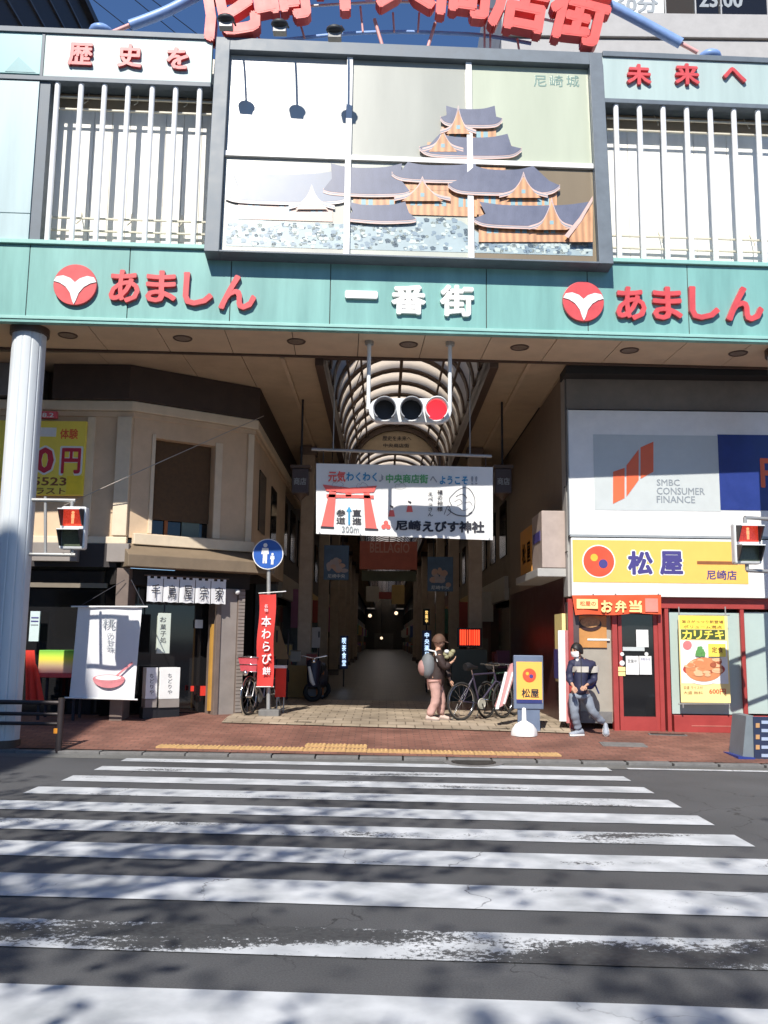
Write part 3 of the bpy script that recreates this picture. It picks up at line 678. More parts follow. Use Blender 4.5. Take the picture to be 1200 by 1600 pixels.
mb = MB(AR); mb.tube(arc_pts(smooth([(330, 0), (450, -40), (640, -60), (800, -40), (930, 8)]), .14), .03, 8); mb.tube(arc_pts(smooth([(345, 22), (450, 12), (640, 3), (800, 20), (930, 50)]), .16), .022, 8); mb.build('carrier_tube', offwhite, ar)
AC = ((358, 20, 13), (441, -8, 9), (537, -22, 4), (633, -26, 0), (724, -12, -5), (812, 10, -9), (902, 28, -13))
for ch, (cx, cy, rot) in zip('尼崎中央商店街', AC):
    b = AR.box(cx-46, cy-52, cx+46, cy+52, -.1)
    mb = MB(AR); text(mb, ch, b, -.12, .16, .045, False, R(rot)); o = mb.build('character', [archred, redside], ar)

# ================================================================== ARCADE ROOF AND CEILING
CZ = 6.30; VX0, VX1, VCX = -1.05, 1.75, .35; VR = 1.4; VH = 1.3; YE = 134
roof = thing('arcade_roof', (VCX, 40, 0), 'long arched translucent roof of the arcade with dark ribs and flat side ceilings', 'roof')
WL[roof.name] = Vector((VCX, 40, 0))
# flat ceiling boards over the gate mouth and beside the vault
yj = [14.42, 16.6]
def ceil(x0, x1, y0, y1, name='ceiling_panel', m=ceilm, z=CZ):
    mb = MB(); mb.box(x0+.006, x1-.006, y0+.006, y1-.006, z, z+.03); return mb.build(name, m, roof)
xs_ = [-7.6, -6.2, -4.8, -3.4, -2.42]
for a, b in zip(xs_[:-1], xs_[1:]): ceil(a, b, 14.42, 17.6)
xs_ = [3.1, 4.4, 5.7, 7.0, 8.4]
for a, b in zip(xs_[:-1], xs_[1:]): ceil(a, b, 14.5, 17.6)
mb = MB(); mb.box(-7.6, 8.4, 14.40, 17.7, CZ+.04, CZ+.08); mb.box(-2.5, VX0, 14.4, YE, CZ+.041, CZ+.081); mb.box(VX1, 3.2, 14.4, YE, CZ+.041, CZ+.081); 
mb.box(VX0, VX1, 14.0, 14.6, CZ+.05, 8.4); mb.build('ceiling_backing', seam, roof)
# re-cut the backing so the vault stays open: three separate plates
o = bpy.data.objects['ceiling_backing']; bpy.data.objects.remove(o)
for (a, b, c, d, e, f, n_) in ((-7.6, VX0-.02, 14.4, 17.7, CZ+.04, CZ+.08, 'ceiling_backing'), (VX1+.02, 8.4, 14.4, 17.7, CZ+.04, CZ+.08, 'ceiling_backing'), (-2.5, VX0-.02, 17.7, YE, CZ+.04, CZ+.08, 'ceiling_backing'), (VX1+.02, 3.2, 17.7, YE, CZ+.04, CZ+.08, 'ceiling_backing'), (VX0-.1, VX1+.1, 14.45, 14.6, CZ-.02, 8.3, 'end_wall')):
    mb = MB(); mb.box(a, b, c, d, e, f); mb.build(n_, seam if n_ == 'ceiling_backing' else browndk, roof)
y = 14.42
while y < YE-3:
    for a, b in ((-2.42, -1.75), (-1.71, VX0-.12), (VX1+.12, 2.40), (2.44, 3.1)): ceil(a, b, y, y+3.0)
    y += 3.0
for x, ww in ((VX0-.06, .07), (VX1+.06, .07), (-1.73, .03), (2.42, .03)):
    mb = MB(); mb.box(x-ww, x+ww, 14.45, YE, CZ-.16 if ww > .05 else CZ-.05, CZ+.035); mb.build('ceiling_beam', browndk if ww > .05 else soffit, roof)
for x in (VX0-.02, VX1+.02):
    mb = MB(); mb.box(x-.03, x+.03, 14.6, YE, CZ, 6.62); mb.build('vault_curb', browndk, roof)
def arch(y, r0, r1=None, n=20, depth=.1, z0=6.55):
    """ring of box section following the vault"""
    vs = []; fs = []
    for i in range(n+1):
        a = math.pi*i/n; c, s_ = math.cos(a), math.sin(a)
        for rr in (0, r0):
            for yy in (y, y+depth): vs.append((VCX-(VR-rr)*c, yy, z0+(VH-rr)*s_))
    for i in range(n):
        b = 4*i; fs += [(b, b+4, b+5, b+1), (b+2, b+3, b+7, b+6), (b, b+2, b+6, b+4), (b+1, b+5, b+7, b+3)]
    return vs, fs
vaultm = mat('vault_panel', (0.86, 0.80, 0.73), 0.5, var=.06, scale=1, trans=.85, dirt=.12)
ribm = mat('vault_rib', (0.17, 0.12, 0.09), .55, var=.15)
rib0 = pan0 = None; y = 14.7; PITCH_R = 1.05; k = 0
while y < YE:
    if rib0 is None:
        mb = MB(); v_, f_ = arch(y, .06, depth=.22); mb.add(v_, f_); rib0 = mb.build('rib', ribm, roof)
        mb = MB(); v_, f_ = arch(y+.22, .02, depth=PITCH_R-.22); mb.add(v_, f_, True); pan0 = mb.build('roof_panel', vaultm, roof)
    else:
        shift(rib0, 'rib', (0, PITCH_R*k, 0), roof); shift(pan0, 'roof_panel', (0, PITCH_R*k, 0), roof)
    y += PITCH_R; k += 1
for a in (90, 132, 150, 48, 30):
    x = VCX+(VR-.10)*math.cos(R(a)); z = 6.55+(VH-.10)*math.sin(R(a)); q = .035 if a == 90 else .022
    mb = MB(); mb.box(x-q, x+q, 14.6, YE, z-q, z+q); mb.build('purlin', ribm, roof)
tr = MB()
for i in range(10):
    yy = 15.5+i*1.15; z1 = 6.55+(VH-.1)*math.sin(R(132)); x1 = VCX+(VR-.1)*math.cos(R(132)); x2 = VCX+(VR-.1)*math.cos(R(150)); z2 = 6.55+(VH-.1)*math.sin(R(150))
    tr.tube([(x1, yy, z1), (x2, yy+1.15, z2)], .013, 5)
o = tr.build('truss_web', ribm, roof); o['kind'] = 'stuff'
# lunettes (arched end boards) along the vault
for i, ly in enumerate((25.5, 40)):
    n = 20; z0 = 7.06
    a0 = math.asin((z0-6.55)/VH); pts = []
    for j in range(n+1):
        a = a0+(math.pi-2*a0)*j/n; pts.append((VCX+(VR-.14)*math.cos(a), 6.55+(VH-.14)*math.sin(a)))
    mb = MB(); mb.poly(pts, ly, ly+.06); lu = mb.build('lunette', mat('lunette_board', (.42, .34, .24), .7), roof)
    if i == 0:
        mb = MB(); text(mb, '歴史を未来へ', (VCX-.42, VCX+.42, 7.36, 7.50), ly, .01, .015); text(mb, '中央商店街', (VCX-.40, VCX+.36, 7.16, 7.28), ly, .01, .015); mb.build('lettering', ink, lu)
    v_, f_ = arch(ly-.12, .2, depth=.14); mb = MB(); mb.add(v_, f_); mb.build('lunette_arch', browndk, roof)
mb = MB(); mb.box(VX0-.1, VX1+.1, 40, 40.1, 6.3, 7.1); mb.build('cross_board', darkvoid, roof)

# ================================================================== LEFT BUILDING (corner shop)
lb = thing('corner_shop_building', (-5, 17, .25), 'beige corner building with dark brown eaves over a black sweet shop, left of the arcade', 'building')
LD = Fr((-4.35, 15.2, 0), math.atan2(1.25, 1.9))
DL = math.hypot(1.25, 1.9)
TOP = CZ-.01
cz_ = lambda px, py, k=15.2: W.hit(px, py, k).z
# eaves box
mb = MB(); mb.box(-9.5, -6.05, 15.0, 16, 5.72, TOP); mb.build('eaves_box', mat('left_end_grey', (.2, .2, .2), .7), lb)
pl = [(-5.75, 15.02), (-4.42, 15.02), (-2.36, 16.40), (-2.36, 26), (-9, 26), (-9, 15.6), (-5.75, 15.6)]
def prism(pts, z0, z1, name, m, par, **kw):
    n = len(pts); mb = MB(); ar_ = sum(pts[i][0]*pts[(i+1)%n][1]-pts[(i+1)%n][0]*pts[i][1] for i in range(n))
    if ar_ < 0: pts = pts[::-1]
    mb.add([(x, y, z0) for x, y in pts]+[(x, y, z1) for x, y in pts], [tuple(range(n-1, -1, -1)), tuple(range(n, 2*n))]+[(i, (i+1) % n, (i+1) % n+n, i+n) for i in range(n)])
    return mb.build(name, m, par, **kw)
eavem = mat('eaves_dark_brown', (.055, .036, .028), .7, var=.2)
prism(pl, 5.68, TOP, 'eaves_box', eavem, lb)
def outset(d): return [(-9, 15.2-d), (-4.35-d*.3, 15.2-d), (-2.45+d, 16.45-d*.4), (-2.45+d, 26), (-9, 26)]
prism(outset(.08), 5.50, 5.678, 'cornice', creamtrim, lb, bevel=.02)
prism(outset(.03), 5.40, 5.498, 'cornice_moulding', beigewall, lb, bevel=.01)
# upper wall, front part
mb = MB(); mb.box(-9, -4.352, 15.2, 15.5, 3.3, 5.40); mb.build('wall', beigewall, lb)
ps = W.box(176, 735, 199, 850, 15.1)
mb = MB(); mb.box(ps[0], ps[1], 15.10, 15.198, 3.32, 5.39); mb.build('pilaster', creamtrim, lb, bevel=.01)
ps = W.box(130, 735, 140, 850, 15.1)
mb = MB(); mb.box(ps[0]-.03, ps[1], 15.14, 15.198, 3.32, 5.39); mb.build('pilaster', creamtrim, lb, bevel=.01)
# diagonal wall with the window opening
wx0, wx1 = LD.hit(240, 760, 0).x, LD.hit(334, 760, 0).x; wz0, wz1 = LD.hit(286, 838, 0).z, LD.hit(286, 690, 0).z
mb = MB(LD); mb.box(0, wx0, 0, .3, 3.3, 5.40); mb.build('wall', beigewall, lb)
mb = MB(LD); mb.box(wx1, DL, 0, .3, 3.3, 5.40); mb.build('wall', beigewall, lb)
mb = MB(LD); mb.box(wx0, wx1, 0, .3, wz1, 5.40); mb.build('wall', beigewall, lb)
mb = MB(LD); mb.box(wx0, wx1, 0, .3, 3.3, wz0); mb.build('wall', beigewall, lb)
wn = MB(LD).box(wx0-.02, wx1+.02, .24, .28, wz0-.02, wz1+.02).build('window', glassdk, lb)
zb = LD.hit(286, 816, .2).z
MB(LD).box(wx0+.01, wx1-.01, .17, .19, zb, wz1).build('blind', mat('bamboo_blind', (.10, .055, .025), .8, var=.2, scale=12), wn)
MB(LD).box(wx0+.3, wx0+.36, .20, .23, wz0, wz0+.35).build('chair_back', mat('orange_wood', (.4, .12, .03), .6), wn)
MB(LD).box(wx0+.62, wx0+.95, .20, .23, wz0, wz0+.30).build('chair_back', mat('grey_green', (.16, .2, .17), .6), wn)
MB(LD).box(wx0-.07, wx0-.004, -.03, .12, wz0, wz1+.06).build('window_trim', creamtrim, lb, bevel=.006)
MB(LD).box(wx1+.004, wx1+.14, -.03, .12, wz0, wz1+.06).build('window_trim', creamtrim, lb, bevel=.006)
MB(LD).box(DL-.14, DL-.02, -.06, -.003, 3.31, 5.39).build('pilaster', creamtrim, lb, bevel=.008)
MB(LD).box(.05, DL+.02, -.13, -.004, 3.18, wz0-.02).build('sill', creamtrim, lb, bevel=.012)
MB().box(-9, -4.36, 15.10, 15.19, 3.18, 3.30).build('sill', creamtrim, lb, bevel=.012)
# arcade side wall of the building
mb = MB(); mb.box(-2.75, -2.455, 16.46, 22.0, 3.0, 5.40); mb.build('wall', beigewall, lb)
for y in (17.3, 19.2): MB().box(-2.458, -2.43, y, y+.9, 3.7, 4.9).build('window', glassdk, lb)
# canopy roof over the shop front
def can(fr, x0, x1, name):
    mb = MB(fr); vs = [(x0, -.02, 3.20), (x1, -.02, 3.20), (x1, -.42, 2.98), (x0, -.42, 2.98), (x0, -.02, 2.78), (x1, -.02, 2.78), (x1, -.42, 2.78), (x0, -.42, 2.78)]
    mb.add(vs, [(3, 2, 1, 0), (4, 5, 6, 7), (3, 7, 6, 2), (0, 4, 7, 3), (1, 2, 6, 5), (0, 1, 5, 4)]); return mb.build(name, roofbrown, lb, bevel=.01)
can(LD, -.12, DL+.30, 'canopy')
for (a, b) in ((48, 120), (166, 200)):
    p = W.box(a, 855, b, 892, 14.95); MB().box(p[0], p[1], 14.95, 15.08, 2.86, 3.17).build('fascia_block', greytile, lb, bevel=.008)
MB().box(-9, -4.5, 15.081, 15.6, 2.78, 3.178).build('fascia_beam', mat('fascia_black', (.03, .025, .025), .6), lb)
# ground floor
MB().box(-9, -4.45, 15.62, 15.7, .0, 2.779).build('shop_glass', glassdk, lb)
MB().box(-6.3, -4.7, 15.30, 15.36, 2.44, 2.52).build('shutter_rail', mat('rail_brown', (.2, .17, .13), .5), lb)
MB(LD).box(-.2, 1.75, .45, .5, 0, 2.77).build('shop_glass', glassdk, lb)
MB(LD).box(-.2, DL, -.01, .6, 2.50, 2.775).build('door_header', darkvoid, lb)
p = W.box(176, 910, 196, 1112, 15.05)
MB().box(p[0], p[1], 15.05, 15.5, .2, 2.77).build('pillar', browntile, lb, bevel=.01)
MB().box(-4.43, -4.33, 15.12, 15.5, .2, 2.77).build('pillar', darkvoid, lb)
p = LD.box(343, 915, 366, 1110, -.05)
pil = MB(LD).box(p[0], p[1]+.03, -.05, .45, .2, 2.5).build('pillar', greytile, lb, bevel=.006)
MB(LD).box(p[1]+.032, p[1]+.16, -.09, .45, .2, 2.5).build('pillar', browntile, lb, bevel=.006)
MB(LD).box(p[0]-.09, p[0]-.003, -.08, .3, .2, 2.5).build('pillar', browntile, lb, bevel=.006)
# brick slips on the pillar corners
br0 = None
for i in range(34):
    z = .32+i*.063
    o = MB(LD).box(p[1]+.036, p[1]+.157, -.10, -.091, z, z+.05).build('brick', greytile, pil) if br0 is None else shift(br0, 'brick', (0, 0, z-.32), pil)
    br0 = br0 or o
ye = LD.box(329, 975, 336, 1092, .02)
MB(LD).box(ye[0], ye[1], .02, .10, .35, ye[3]).build('door_post', mat('yellow_wood', (.50, .27, .05), .6), lb)
dv = mat('interior_brown', (.05, .03, .02), .8, var=.3)
MB().box(-8.9, -2.9, 17.5, 17.6, 0.2, 2.9).build('back_wall', dv, lb)
# dark fittings inside the shop
fx0, fx1, fz0, fz1 = LD.box(300, 1072, 325, 1088, .3)
for a, b, c, d in ((299, 1072, 303, 1080), (314, 1072, 323, 1087), (322, 1091, 325, 1097)):
    q = LD.box(a, b, c, d, .3); MB(LD).box(q[0], q[1], .3, .34, q[2], q[3]).build('red_gift_box', redcloth, lb)
q = LD.box(304, 950, 316, 1012, .42); MB(LD).box(q[0], q[1], .40, .43, q[2]+.35, q[2]+.5).build('counter_item', offwhite, lb)
# upper tower behind, dark cladding
tw = thing('dark_clad_tower', (-9.5, 20, 6.4), 'dark clad upper building rising behind the left end of the gate', 'building')
MB().box(-16, -7.6, 15.6, 34, 6.4, 17.0).build('wall', mat('dark_cladding', (.035, .033, .035), .6, var=.15), tw)
for i in range(13): MB().box(-7.6, -7.55, 15.5, 34.1, 7+i*.78, 7.05+i*.78).build('cladding_joint', mat('cladding_joint_grey', (.10, .10, .11), .5), tw)
MB().box(-16.1, -7.45, 15.5, 34.1, 17.0, 17.2).build('parapet', mat('parapet_grey', (.06, .06, .065), .6), tw)

# noren curtain, signs and goods of the left shop
def sign_thing(name, label, cat, loc, group=None): return thing(name, tuple(loc), label, cat, group)
nb = LD.box(229, 906, 353, 942, -.20)
A_ = LD.M @ Vector(((nb[0]+nb[1])/2, -.2, nb[2]))
nr = sign_thing('shop_curtain', 'short white curtain in five panels with brush written characters above the sweet shop door', 'curtain', A_)
nw = (nb[1]-nb[0])/5
for i, ch in enumerate('千鳥屋宗家'):
    x0 = nb[0]+nw*i; mb = MB(LD); vs = []; fs = []
    for j in range(9):
        x = x0+.006+(nw-.012)*j/8; yy = -.20+.012*math.sin(j*1.6+i)
        vs += [(x, yy-.02*math.sin(j/8*math.pi), nb[2]+.006*math.sin(j*1.3)), (x, -.20, nb[3])]
    for j in range(8): fs.append((2*j, 2*j+2, 2*j+3, 2*j+1))
    mb.add(vs, fs, True); pn = mb.build('cloth_panel', whitecloth, nr)
    mb = MB(LD); text(mb, ch, (x0+nw*.25, x0+nw*.75, nb[2]+.06, nb[2]+.30), -.236, .004, .0); mb.build('character', ink, pn)
    for j in (.1, .5, .9): MB(LD).box(x0+nw*j-.025, x0+nw*j+.025, -.205, -.195, nb[3], nb[3]+.06).build('loop', whitecloth, pn)
MB(LD).tube([(nb[0]-.05, -.2, nb[3]+.05), (nb[1]+.05, -.2, nb[3]+.05)], .015, 8).build('rod', browndk, nr)
lp = MB(LD); hh = LD.hit(371, 925, -.15); lp.ball((hh.x, -.15, hh.z), .05, .05, .05); lp.build('spot_lamp', offwhite, None, 'small white wall lamp at the top of the brick pillar by the arcade', 'lamp')
vs_ = LD.box(245, 958, 265, 1021, -.06)
s1 = MB(LD).box(vs_[0], vs_[1], -.10, -.04, vs_[2], vs_[3]).build('hanging_signboard', mat('pale_green_board', (.60, .66, .58), .5, var=.05), None, 'narrow pale green vertical signboard hanging beside the sweet shop door', 'sign', bevel=.006)
ptext(s1, 'お', (250, 964, 260, 972), LD, -.10, ink); vtext(s1, '菓子処', (250, 975, 260, 1006), LD, -.10, ink)
WL[s1.name] = WL[s1.name]
MB(LD).box((vs_[0]+vs_[1])/2-.01, (vs_[0]+vs_[1])/2+.01, -.08, -.06, vs_[3], 2.52).build('hanger', ink, s1)
lb_lab = ['narrow lit white box sign at the left foot of the shop door', 'wider white box sign beside the narrow one at the shop door foot']
for i, (a, c) in enumerate(((228, 246), (250, 281))):
    q = LD.box(a, 1043, c, 1092, -.18)
    t = sign_thing('floor_box_sign', lb_lab[i], 'sign', LD.M @ Vector(((q[0]+q[1])/2, -.1, .27)), 'white floor signs at the sweet shop door')
    MB(LD).box(q[0], q[1], -.18, .0, q[2], q[3]).build('panel', white, t, bevel=.006)
    MB(LD).box(q[0], q[1], -.19, .0, q[2]-.14, q[2]-.004).build('base', greytile, t)
    MB(LD).box(q[0]-.02, q[1]+.02, -.16, .02, .26, q[2]-.141).build('foot', black, t)
    m_ = (a+c)/2; vtext(t, 'ちどりや', (m_-4, 1052, m_+4, 1086), LD, -.18, ink, .003)
# banner with the bowl
bk = 14.75
bn = thing('shop_banner', tuple(W.hit(165, 1108, bk)), 'large pale hanging banner with a pink bowl painting in front of the sweet shop', 'banner')
a, b, c, d = W.hit(122, 948, bk), W.hit(222, 948, bk), W.hit(210, 1093, bk), W.hit(108, 1090, bk)
vs = []; fs = []; nx, ny = 14, 12
for j in range(ny+1):
    for i in range(nx+1):
        u, v = i/nx, j/ny; p = (a*(1-u)+b*u)*(1-v)+(d*(1-u)+c*u)*v; vs.append((p.x, bk+.02*math.sin(u*9+v*3)*(.3+v*.7), p.z))
for j in range(ny):
    for i in range(nx): q = j*(nx+1)+i; fs.append((q, q+nx+1, q+nx+2, q+1))
mb = MB(); mb.add(vs, fs, True); mb.build('cloth', whitecloth, bn)
MB().tube([a+Vector((-.10, -.03, .0)), b+Vector((.10, -.03, 0))], .014, 8).build('top_rod', offwhite, bn)
MB().tube([d+Vector((-.06, -.03, 0)), c+Vector((.06, -.03, 0))], .014, 8).build('bottom_rod', offwhite, bn)
MB().tube([b+Vector((.05, -.02, 0)), W.hit(205, 906, 15.0)], .008, 6).build('cord', ink, bn)
MB().tube([a+Vector((.02, -.02, 0)), W.hit(195, 906, 15.0)], .006, 6).build('cord', ink, bn)
bowl = mat('bowl_pink', (.62, .22, .24), .7, var=.2)
kk = bk-.035
def pell(mb, cx, cy, rx, ry, k, a0=0, a1=360, n=24): mb.ppoly([(cx+rx*math.cos(R(a0+(a1-a0)*i/n)), cy-ry*math.sin(R(a0+(a1-a0)*i/n))) for i in range(n+(0 if a1-a0 == 360 else 1))], k, k+.003)
mb = MB(); pell(mb, 170, 1060, 25, 15, kk, 180, 360); pell(mb, 170, 1060, 25, 6, kk-.004); mb.mtl(1); pell(mb, 169, 1059, 20, 4, kk-.008)
mb.mtl(0); mb.ppoly([(181, 1055), (183, 1057), (208, 1037), (206, 1034)], kk-.012, kk-.009); mb.build('bowl_print', [bowl, white], bn)
vtext(bn, '桃', (160, 965, 180, 985), W, kk, inkgrey); vtext(bn, 'の甘味', (166, 987, 178, 1018), W, kk, inkgrey)
# rainbow covered stall, red drape, notice
def grad_mat(name, cols):
    m = bpy.data.materials.new(name); m.use_nodes = True; n = m.node_tree.nodes; l = m.node_tree.links
    tc = n.new('ShaderNodeTexCoord'); sp = n.new('ShaderNodeSeparateXYZ'); r = n.new('ShaderNodeValToRGB')
    l.new(tc.outputs['Generated'], sp.inputs[0]); l.new(sp.outputs['Z'], r.inputs[0]); e = r.color_ramp.elements
    e[0].position = cols[0][0]; e[0].color = (*cols[0][1], 1); e[1].position = cols[-1][0]; e[1].color = (*cols[-1][1], 1)
    for p_, c_ in cols[1:-1]: q = e.new(p_); q.color = (*c_, 1)
    l.new(r.outputs[0], n['Principled BSDF'].inputs['Base Color']); n['Principled BSDF'].inputs['Roughness'].default_value = .6
    return m
q = W.box(60, 1016, 122, 1052, 14.95)
st = thing('display_stall', tuple(Vector(((q[0]+q[1])/2, 15.1, .28))), 'small stall with a green to yellow to pink printed cover behind the large column', 'stall')
MB().box(q[0], q[1], 14.95, 15.35, q[2], q[3]).build('printed_cover', grad_mat('green_yellow_pink', [(0, (.85, .35, .30)), (.3, (.9, .6, .35)), (.6, (.85, .75, .08)), (.85, (.35, .62, .06)), (1, (.12, .4, .04))]), st, bevel=.01)
MB().box(q[0]-.02, q[1]+.02, 14.93, 15.37, q[2]-.07, q[2]-.002).build('shelf_edge', red, st, bevel=.01)
for x in (q[0]+.04, q[1]-.04):
    for y in (14.98, 15.3): MB().box(x-.02, x+.02, y-.02, y+.02, .26, q[2]-.072).build('leg', ink, st)
dr = thing('red_drape', tuple(W.hit(60, 1098, 14.9)), 'bright red cloth hanging between the fluted column and the printed stall', 'cloth')
vs = []; fs = []
for j in range(9):
    v = j/8
    for i in range(13):
        u = i/12; x0_, x1_ = 40, 54+v*14*(1 if v > .25 else .3); p = W.hit(x0_+(x1_-x0_)*u, 1016+80*v, 14.86); vs.append((p.x, 14.86+.04*math.sin(u*14)*v, p.z))
for j in range(8):
    for i in range(12): q_ = j*13+i; fs.append((q_, q_+13, q_+14, q_+1))
mb = MB(); mb.add(vs, fs, True); mb.build('cloth_fold', redcloth, dr)
q = W.box(47, 955, 62, 1002, 15.4)
nt_ = MB().box(q[0], q[1], 15.38, 15.42, q[2], q[3]).build('notice_board', mat('pale_blue_print', (.55, .66, .66), .5, var=.1), None, 'small pale blue notice in the dark window behind the column', 'notice')
for i, z in enumerate((.1, .16, .22)): MB().box(q[0]+.02, q[1]-.02, 15.374, 15.379, q[3]-z-.02, q[3]-z).build('print_line', purple if i < 2 else inkgrey, nt_)
# yellow wall sign with price
k = 15.06
ys = thing('yellow_wall_sign', tuple(W.hit(60, 773, k)), 'yellow price sign with dark red numerals on the beige wall behind the left signal', 'sign')
q = W.box(-60, 657, 132, 773, k); MB().box(q[0], q[1], k, k+.07, q[2], q[3]).build('board', yellow, ys, bevel=.006)
crim = mat('crimson_print', (.55, .03, .06), .5)
for ch, bx in zip('500円', ((-34, 700, -10, 738), (14, 700, 40, 738), (56, 699, 84, 739), (96, 700, 126, 740))):
    ptext(ys, ch, (bx[0]-3, bx[1]-3, bx[2]+3, bx[3]+3), W, k, white, .002, .05, name='numeral_outline'); ptext(ys, ch, bx, W, k-.003, crim, .004, .03, name='character')
ptext(ys, '06-4950-5523', (-50, 745, 104, 758), W, k, brownink, .004, .02); ptext(ys, 'イラスト', (38, 762, 102, 772), W, k, brownink, .004, .02)
ptext(ys, '体験', (94, 670, 122, 686), W, k, orangered, .004, .02)
q = W.box(104, 744, 130, 772, k); MB().box(q[0], q[1], k-.006, k, q[2], q[3]).build('yellow_patch', mat('bright_yellow', (.95, .70, .04), .5), ys)
q = W.box(40, 668, 88, 682, k); MB().box(q[0], q[1], k-.006, k, q[2], q[3]).build('white_patch', white, ys)
q = W.box(55, 643, 89, 655, k); rs = MB().box(q[0], q[1], k-.02, k+.06, q[2]+.02, q[3]).build('red_plate', mat('pink_red_plate', (.75, .12, .15), .5), None, 'small red plate with white figures above the yellow price sign', 'sign')
ptext(rs, '8.2', (66, 645, 84, 652), W, k-.02, white, .004, .02)

# ================================================================== RIGHT BUILDING
rb = thing('restaurant_building', (6, 17, .2), 'white and grey building with a dark red restaurant front, right of the arcade mouth', 'building')
K = 15.1
RX = 3.12
xr = lambda px, k=K: W.hit(px, 880, k).x
zr = lambda py, px=1000, k=K: W.hit(px, py, k).z
zA, zB_, zC, zD, zE = zr(645), zr(838), zr(843), zr(911), zr(933)
MB().box(RX, 9, K+.04, K+.4, zE, TOP).build('wall', greywall, rb)
MB().box(RX-.02, xr(886), K-.03, K+.3, zE, TOP).build('corner_pier', greywall, rb, bevel=.008)
for z in (zr(760, 870), zr(862, 870)): MB().box(RX-.03, xr(886)+.01, K-.04, K+.1, z-.008, z+.008).build('pier_joint', seam, rb)
MB().box(xr(889), 9, K-.02, K+.038, zA+.05, TOP).build('upper_band', mat('upper_band_brown', (.22, .19, .16), .7), rb)
MB().box(RX-.05, 9, K-.35, K+.2, TOP-.14, TOP).build('eaves_strip', mat('eaves_strip_dark', (.03, .03, .03), .7), rb)
# side wall along the arcade
MB().box(RX, RX+.25, K+.4, 22, 2.75, TOP).build('side_wall', mat('side_wall_brown', (.25, .19, .14), .7, var=.1), rb)
MB().box(RX, RX+.25, K+.4, 22, .15, 2.749).build('side_glass', mat('side_dark_red', (.06, .015, .015), .4), rb)
MB().box(RX-.5, RX-.01, K+.1, K+2.6, 2.72, 2.86).build('side_canopy', greywall, rb, bevel=.01)
# big white sign
sg = thing('finance_sign', (xr(1040), K-.06, zB_), 'large white wall sign with an orange three bar emblem above the yellow restaurant sign', 'sign')
MB().box(xr(889), 9, K-.14, K-.02, zB_, zA).build('sign_box', white, sg, bevel=.008)
MB().box(xr(887.5), xr(889)-.001, K-.15, K-.02, zB_-.01, zA+.01).build('edge_strip', inkgrey, sg)
MB().box(xr(889), 9, K-.15, K-.02, zB_-.035, zB_-.001).build('edge_strip', inkgrey, sg)
kk = K-.14
q = W.box(928, 680, 1124, 798, kk); MB().box(q[0], q[1], kk-.005, kk, q[2], q[3]).build('pale_panel', smbcgrey, sg)
q = W.box(1123, 680, 1290, 798, kk); MB().box(q[0]+.003, q[1], kk-.007, kk, q[2], q[3]).build('blue_panel', mat('sign_royal_blue', (.015, .035, .20), .4), sg)
k2 = kk-.005
for pp in ([(958, 737), (976, 731), (976, 778), (958, 787)], [(979, 727), (998, 702), (998, 750), (979, 776)], [(1001, 699), (1021, 690), (1021, 737), (1001, 748)]):
    MB().ppoly(pp, k2-.006, k2).build('emblem_bar', orangered, sg)
gink = mat('sign_letter_grey', (.24, .27, .30), .5)
ptext(sg, 'SMBC', (1026, 749, 1062, 759), W, k2, gink, .004, .012); ptext(sg, 'CONSUMER', (1026, 762, 1101, 773), W, k2, gink, .004, .012); ptext(sg, 'FINANCE', (1026, 775, 1086, 786), W, k2, gink, .004, .012)
ptext(sg, 'P', (1188, 716, 1212, 762), W, kk-.007, orangered, .006, .02)
# yellow sign
yg = thing('restaurant_sign', (xr(1030), K-.1, zE), 'long orange yellow restaurant sign with a round red emblem and dark blue characters', 'sign')
MB().box(xr(890), xr(1240), K-.16, K-.0, zE, zC).build('sign_box', white, yg, bevel=.008)
ky_ = K-.16
q = W.box(895, 845, 1168, 911, ky_); MB().box(q[0], q[1], ky_-.006, ky_, q[2], q[3]).build('yellow_face', yellowsign, yg)
def emblem(par, cx, cy, r, fr, k, ringw=True):
    h = fr.hit(cx, cy, k); rr = r*math.hypot(*(fr.hit(cx+1, cy, k)-h).xz) if False else (fr.hit(cx+r, cy, k)-h).length
    if ringw: MB(fr).disc(h.x, h.z, rr*1.08, k-.003, k, 36).build('emblem_ring', white, par)
    e = MB(fr).disc(h.x, h.z, rr, k-.007, k-.003, 36).build('emblem_disc', mat('emblem_red', (.80, .09, .04), .4), par)
    MB(fr).disc(h.x-rr*.30, h.z+rr*.24, rr*.24, k-.011, k-.007, 20).build('emblem_dot', mat('emblem_yellow', (.95, .48, .05), .4), e)
    MB(fr).disc(h.x+rr*.28, h.z-rr*.16, rr*.29, k-.011, k-.007, 20).build('emblem_dot', purple, e)
emblem(yg, 935.5, 877, 24, W, ky_-.006)
for ch, bx in (('松', (981, 861, 1020, 898)), ('屋', (1031, 861, 1067, 898))):
    ptext(yg, ch, (bx[0]-2, bx[1]-2, bx[2]+2, bx[3]+2), W, ky_-.006, white, .002, .075, name='character_outline'); ptext(yg, ch, bx, W, ky_-.009, purple, .004, .04, name='character')
q = W.box(1089, 877, 1152, 882, ky_); MB().box(q[0], q[1], ky_-.010, ky_-.006, q[2], q[3]).build('brown_line', brownink, yg)
ptext(yg, '尼崎店', (1104, 891, 1151, 906), W, ky_-.006, purple, .004, .02)
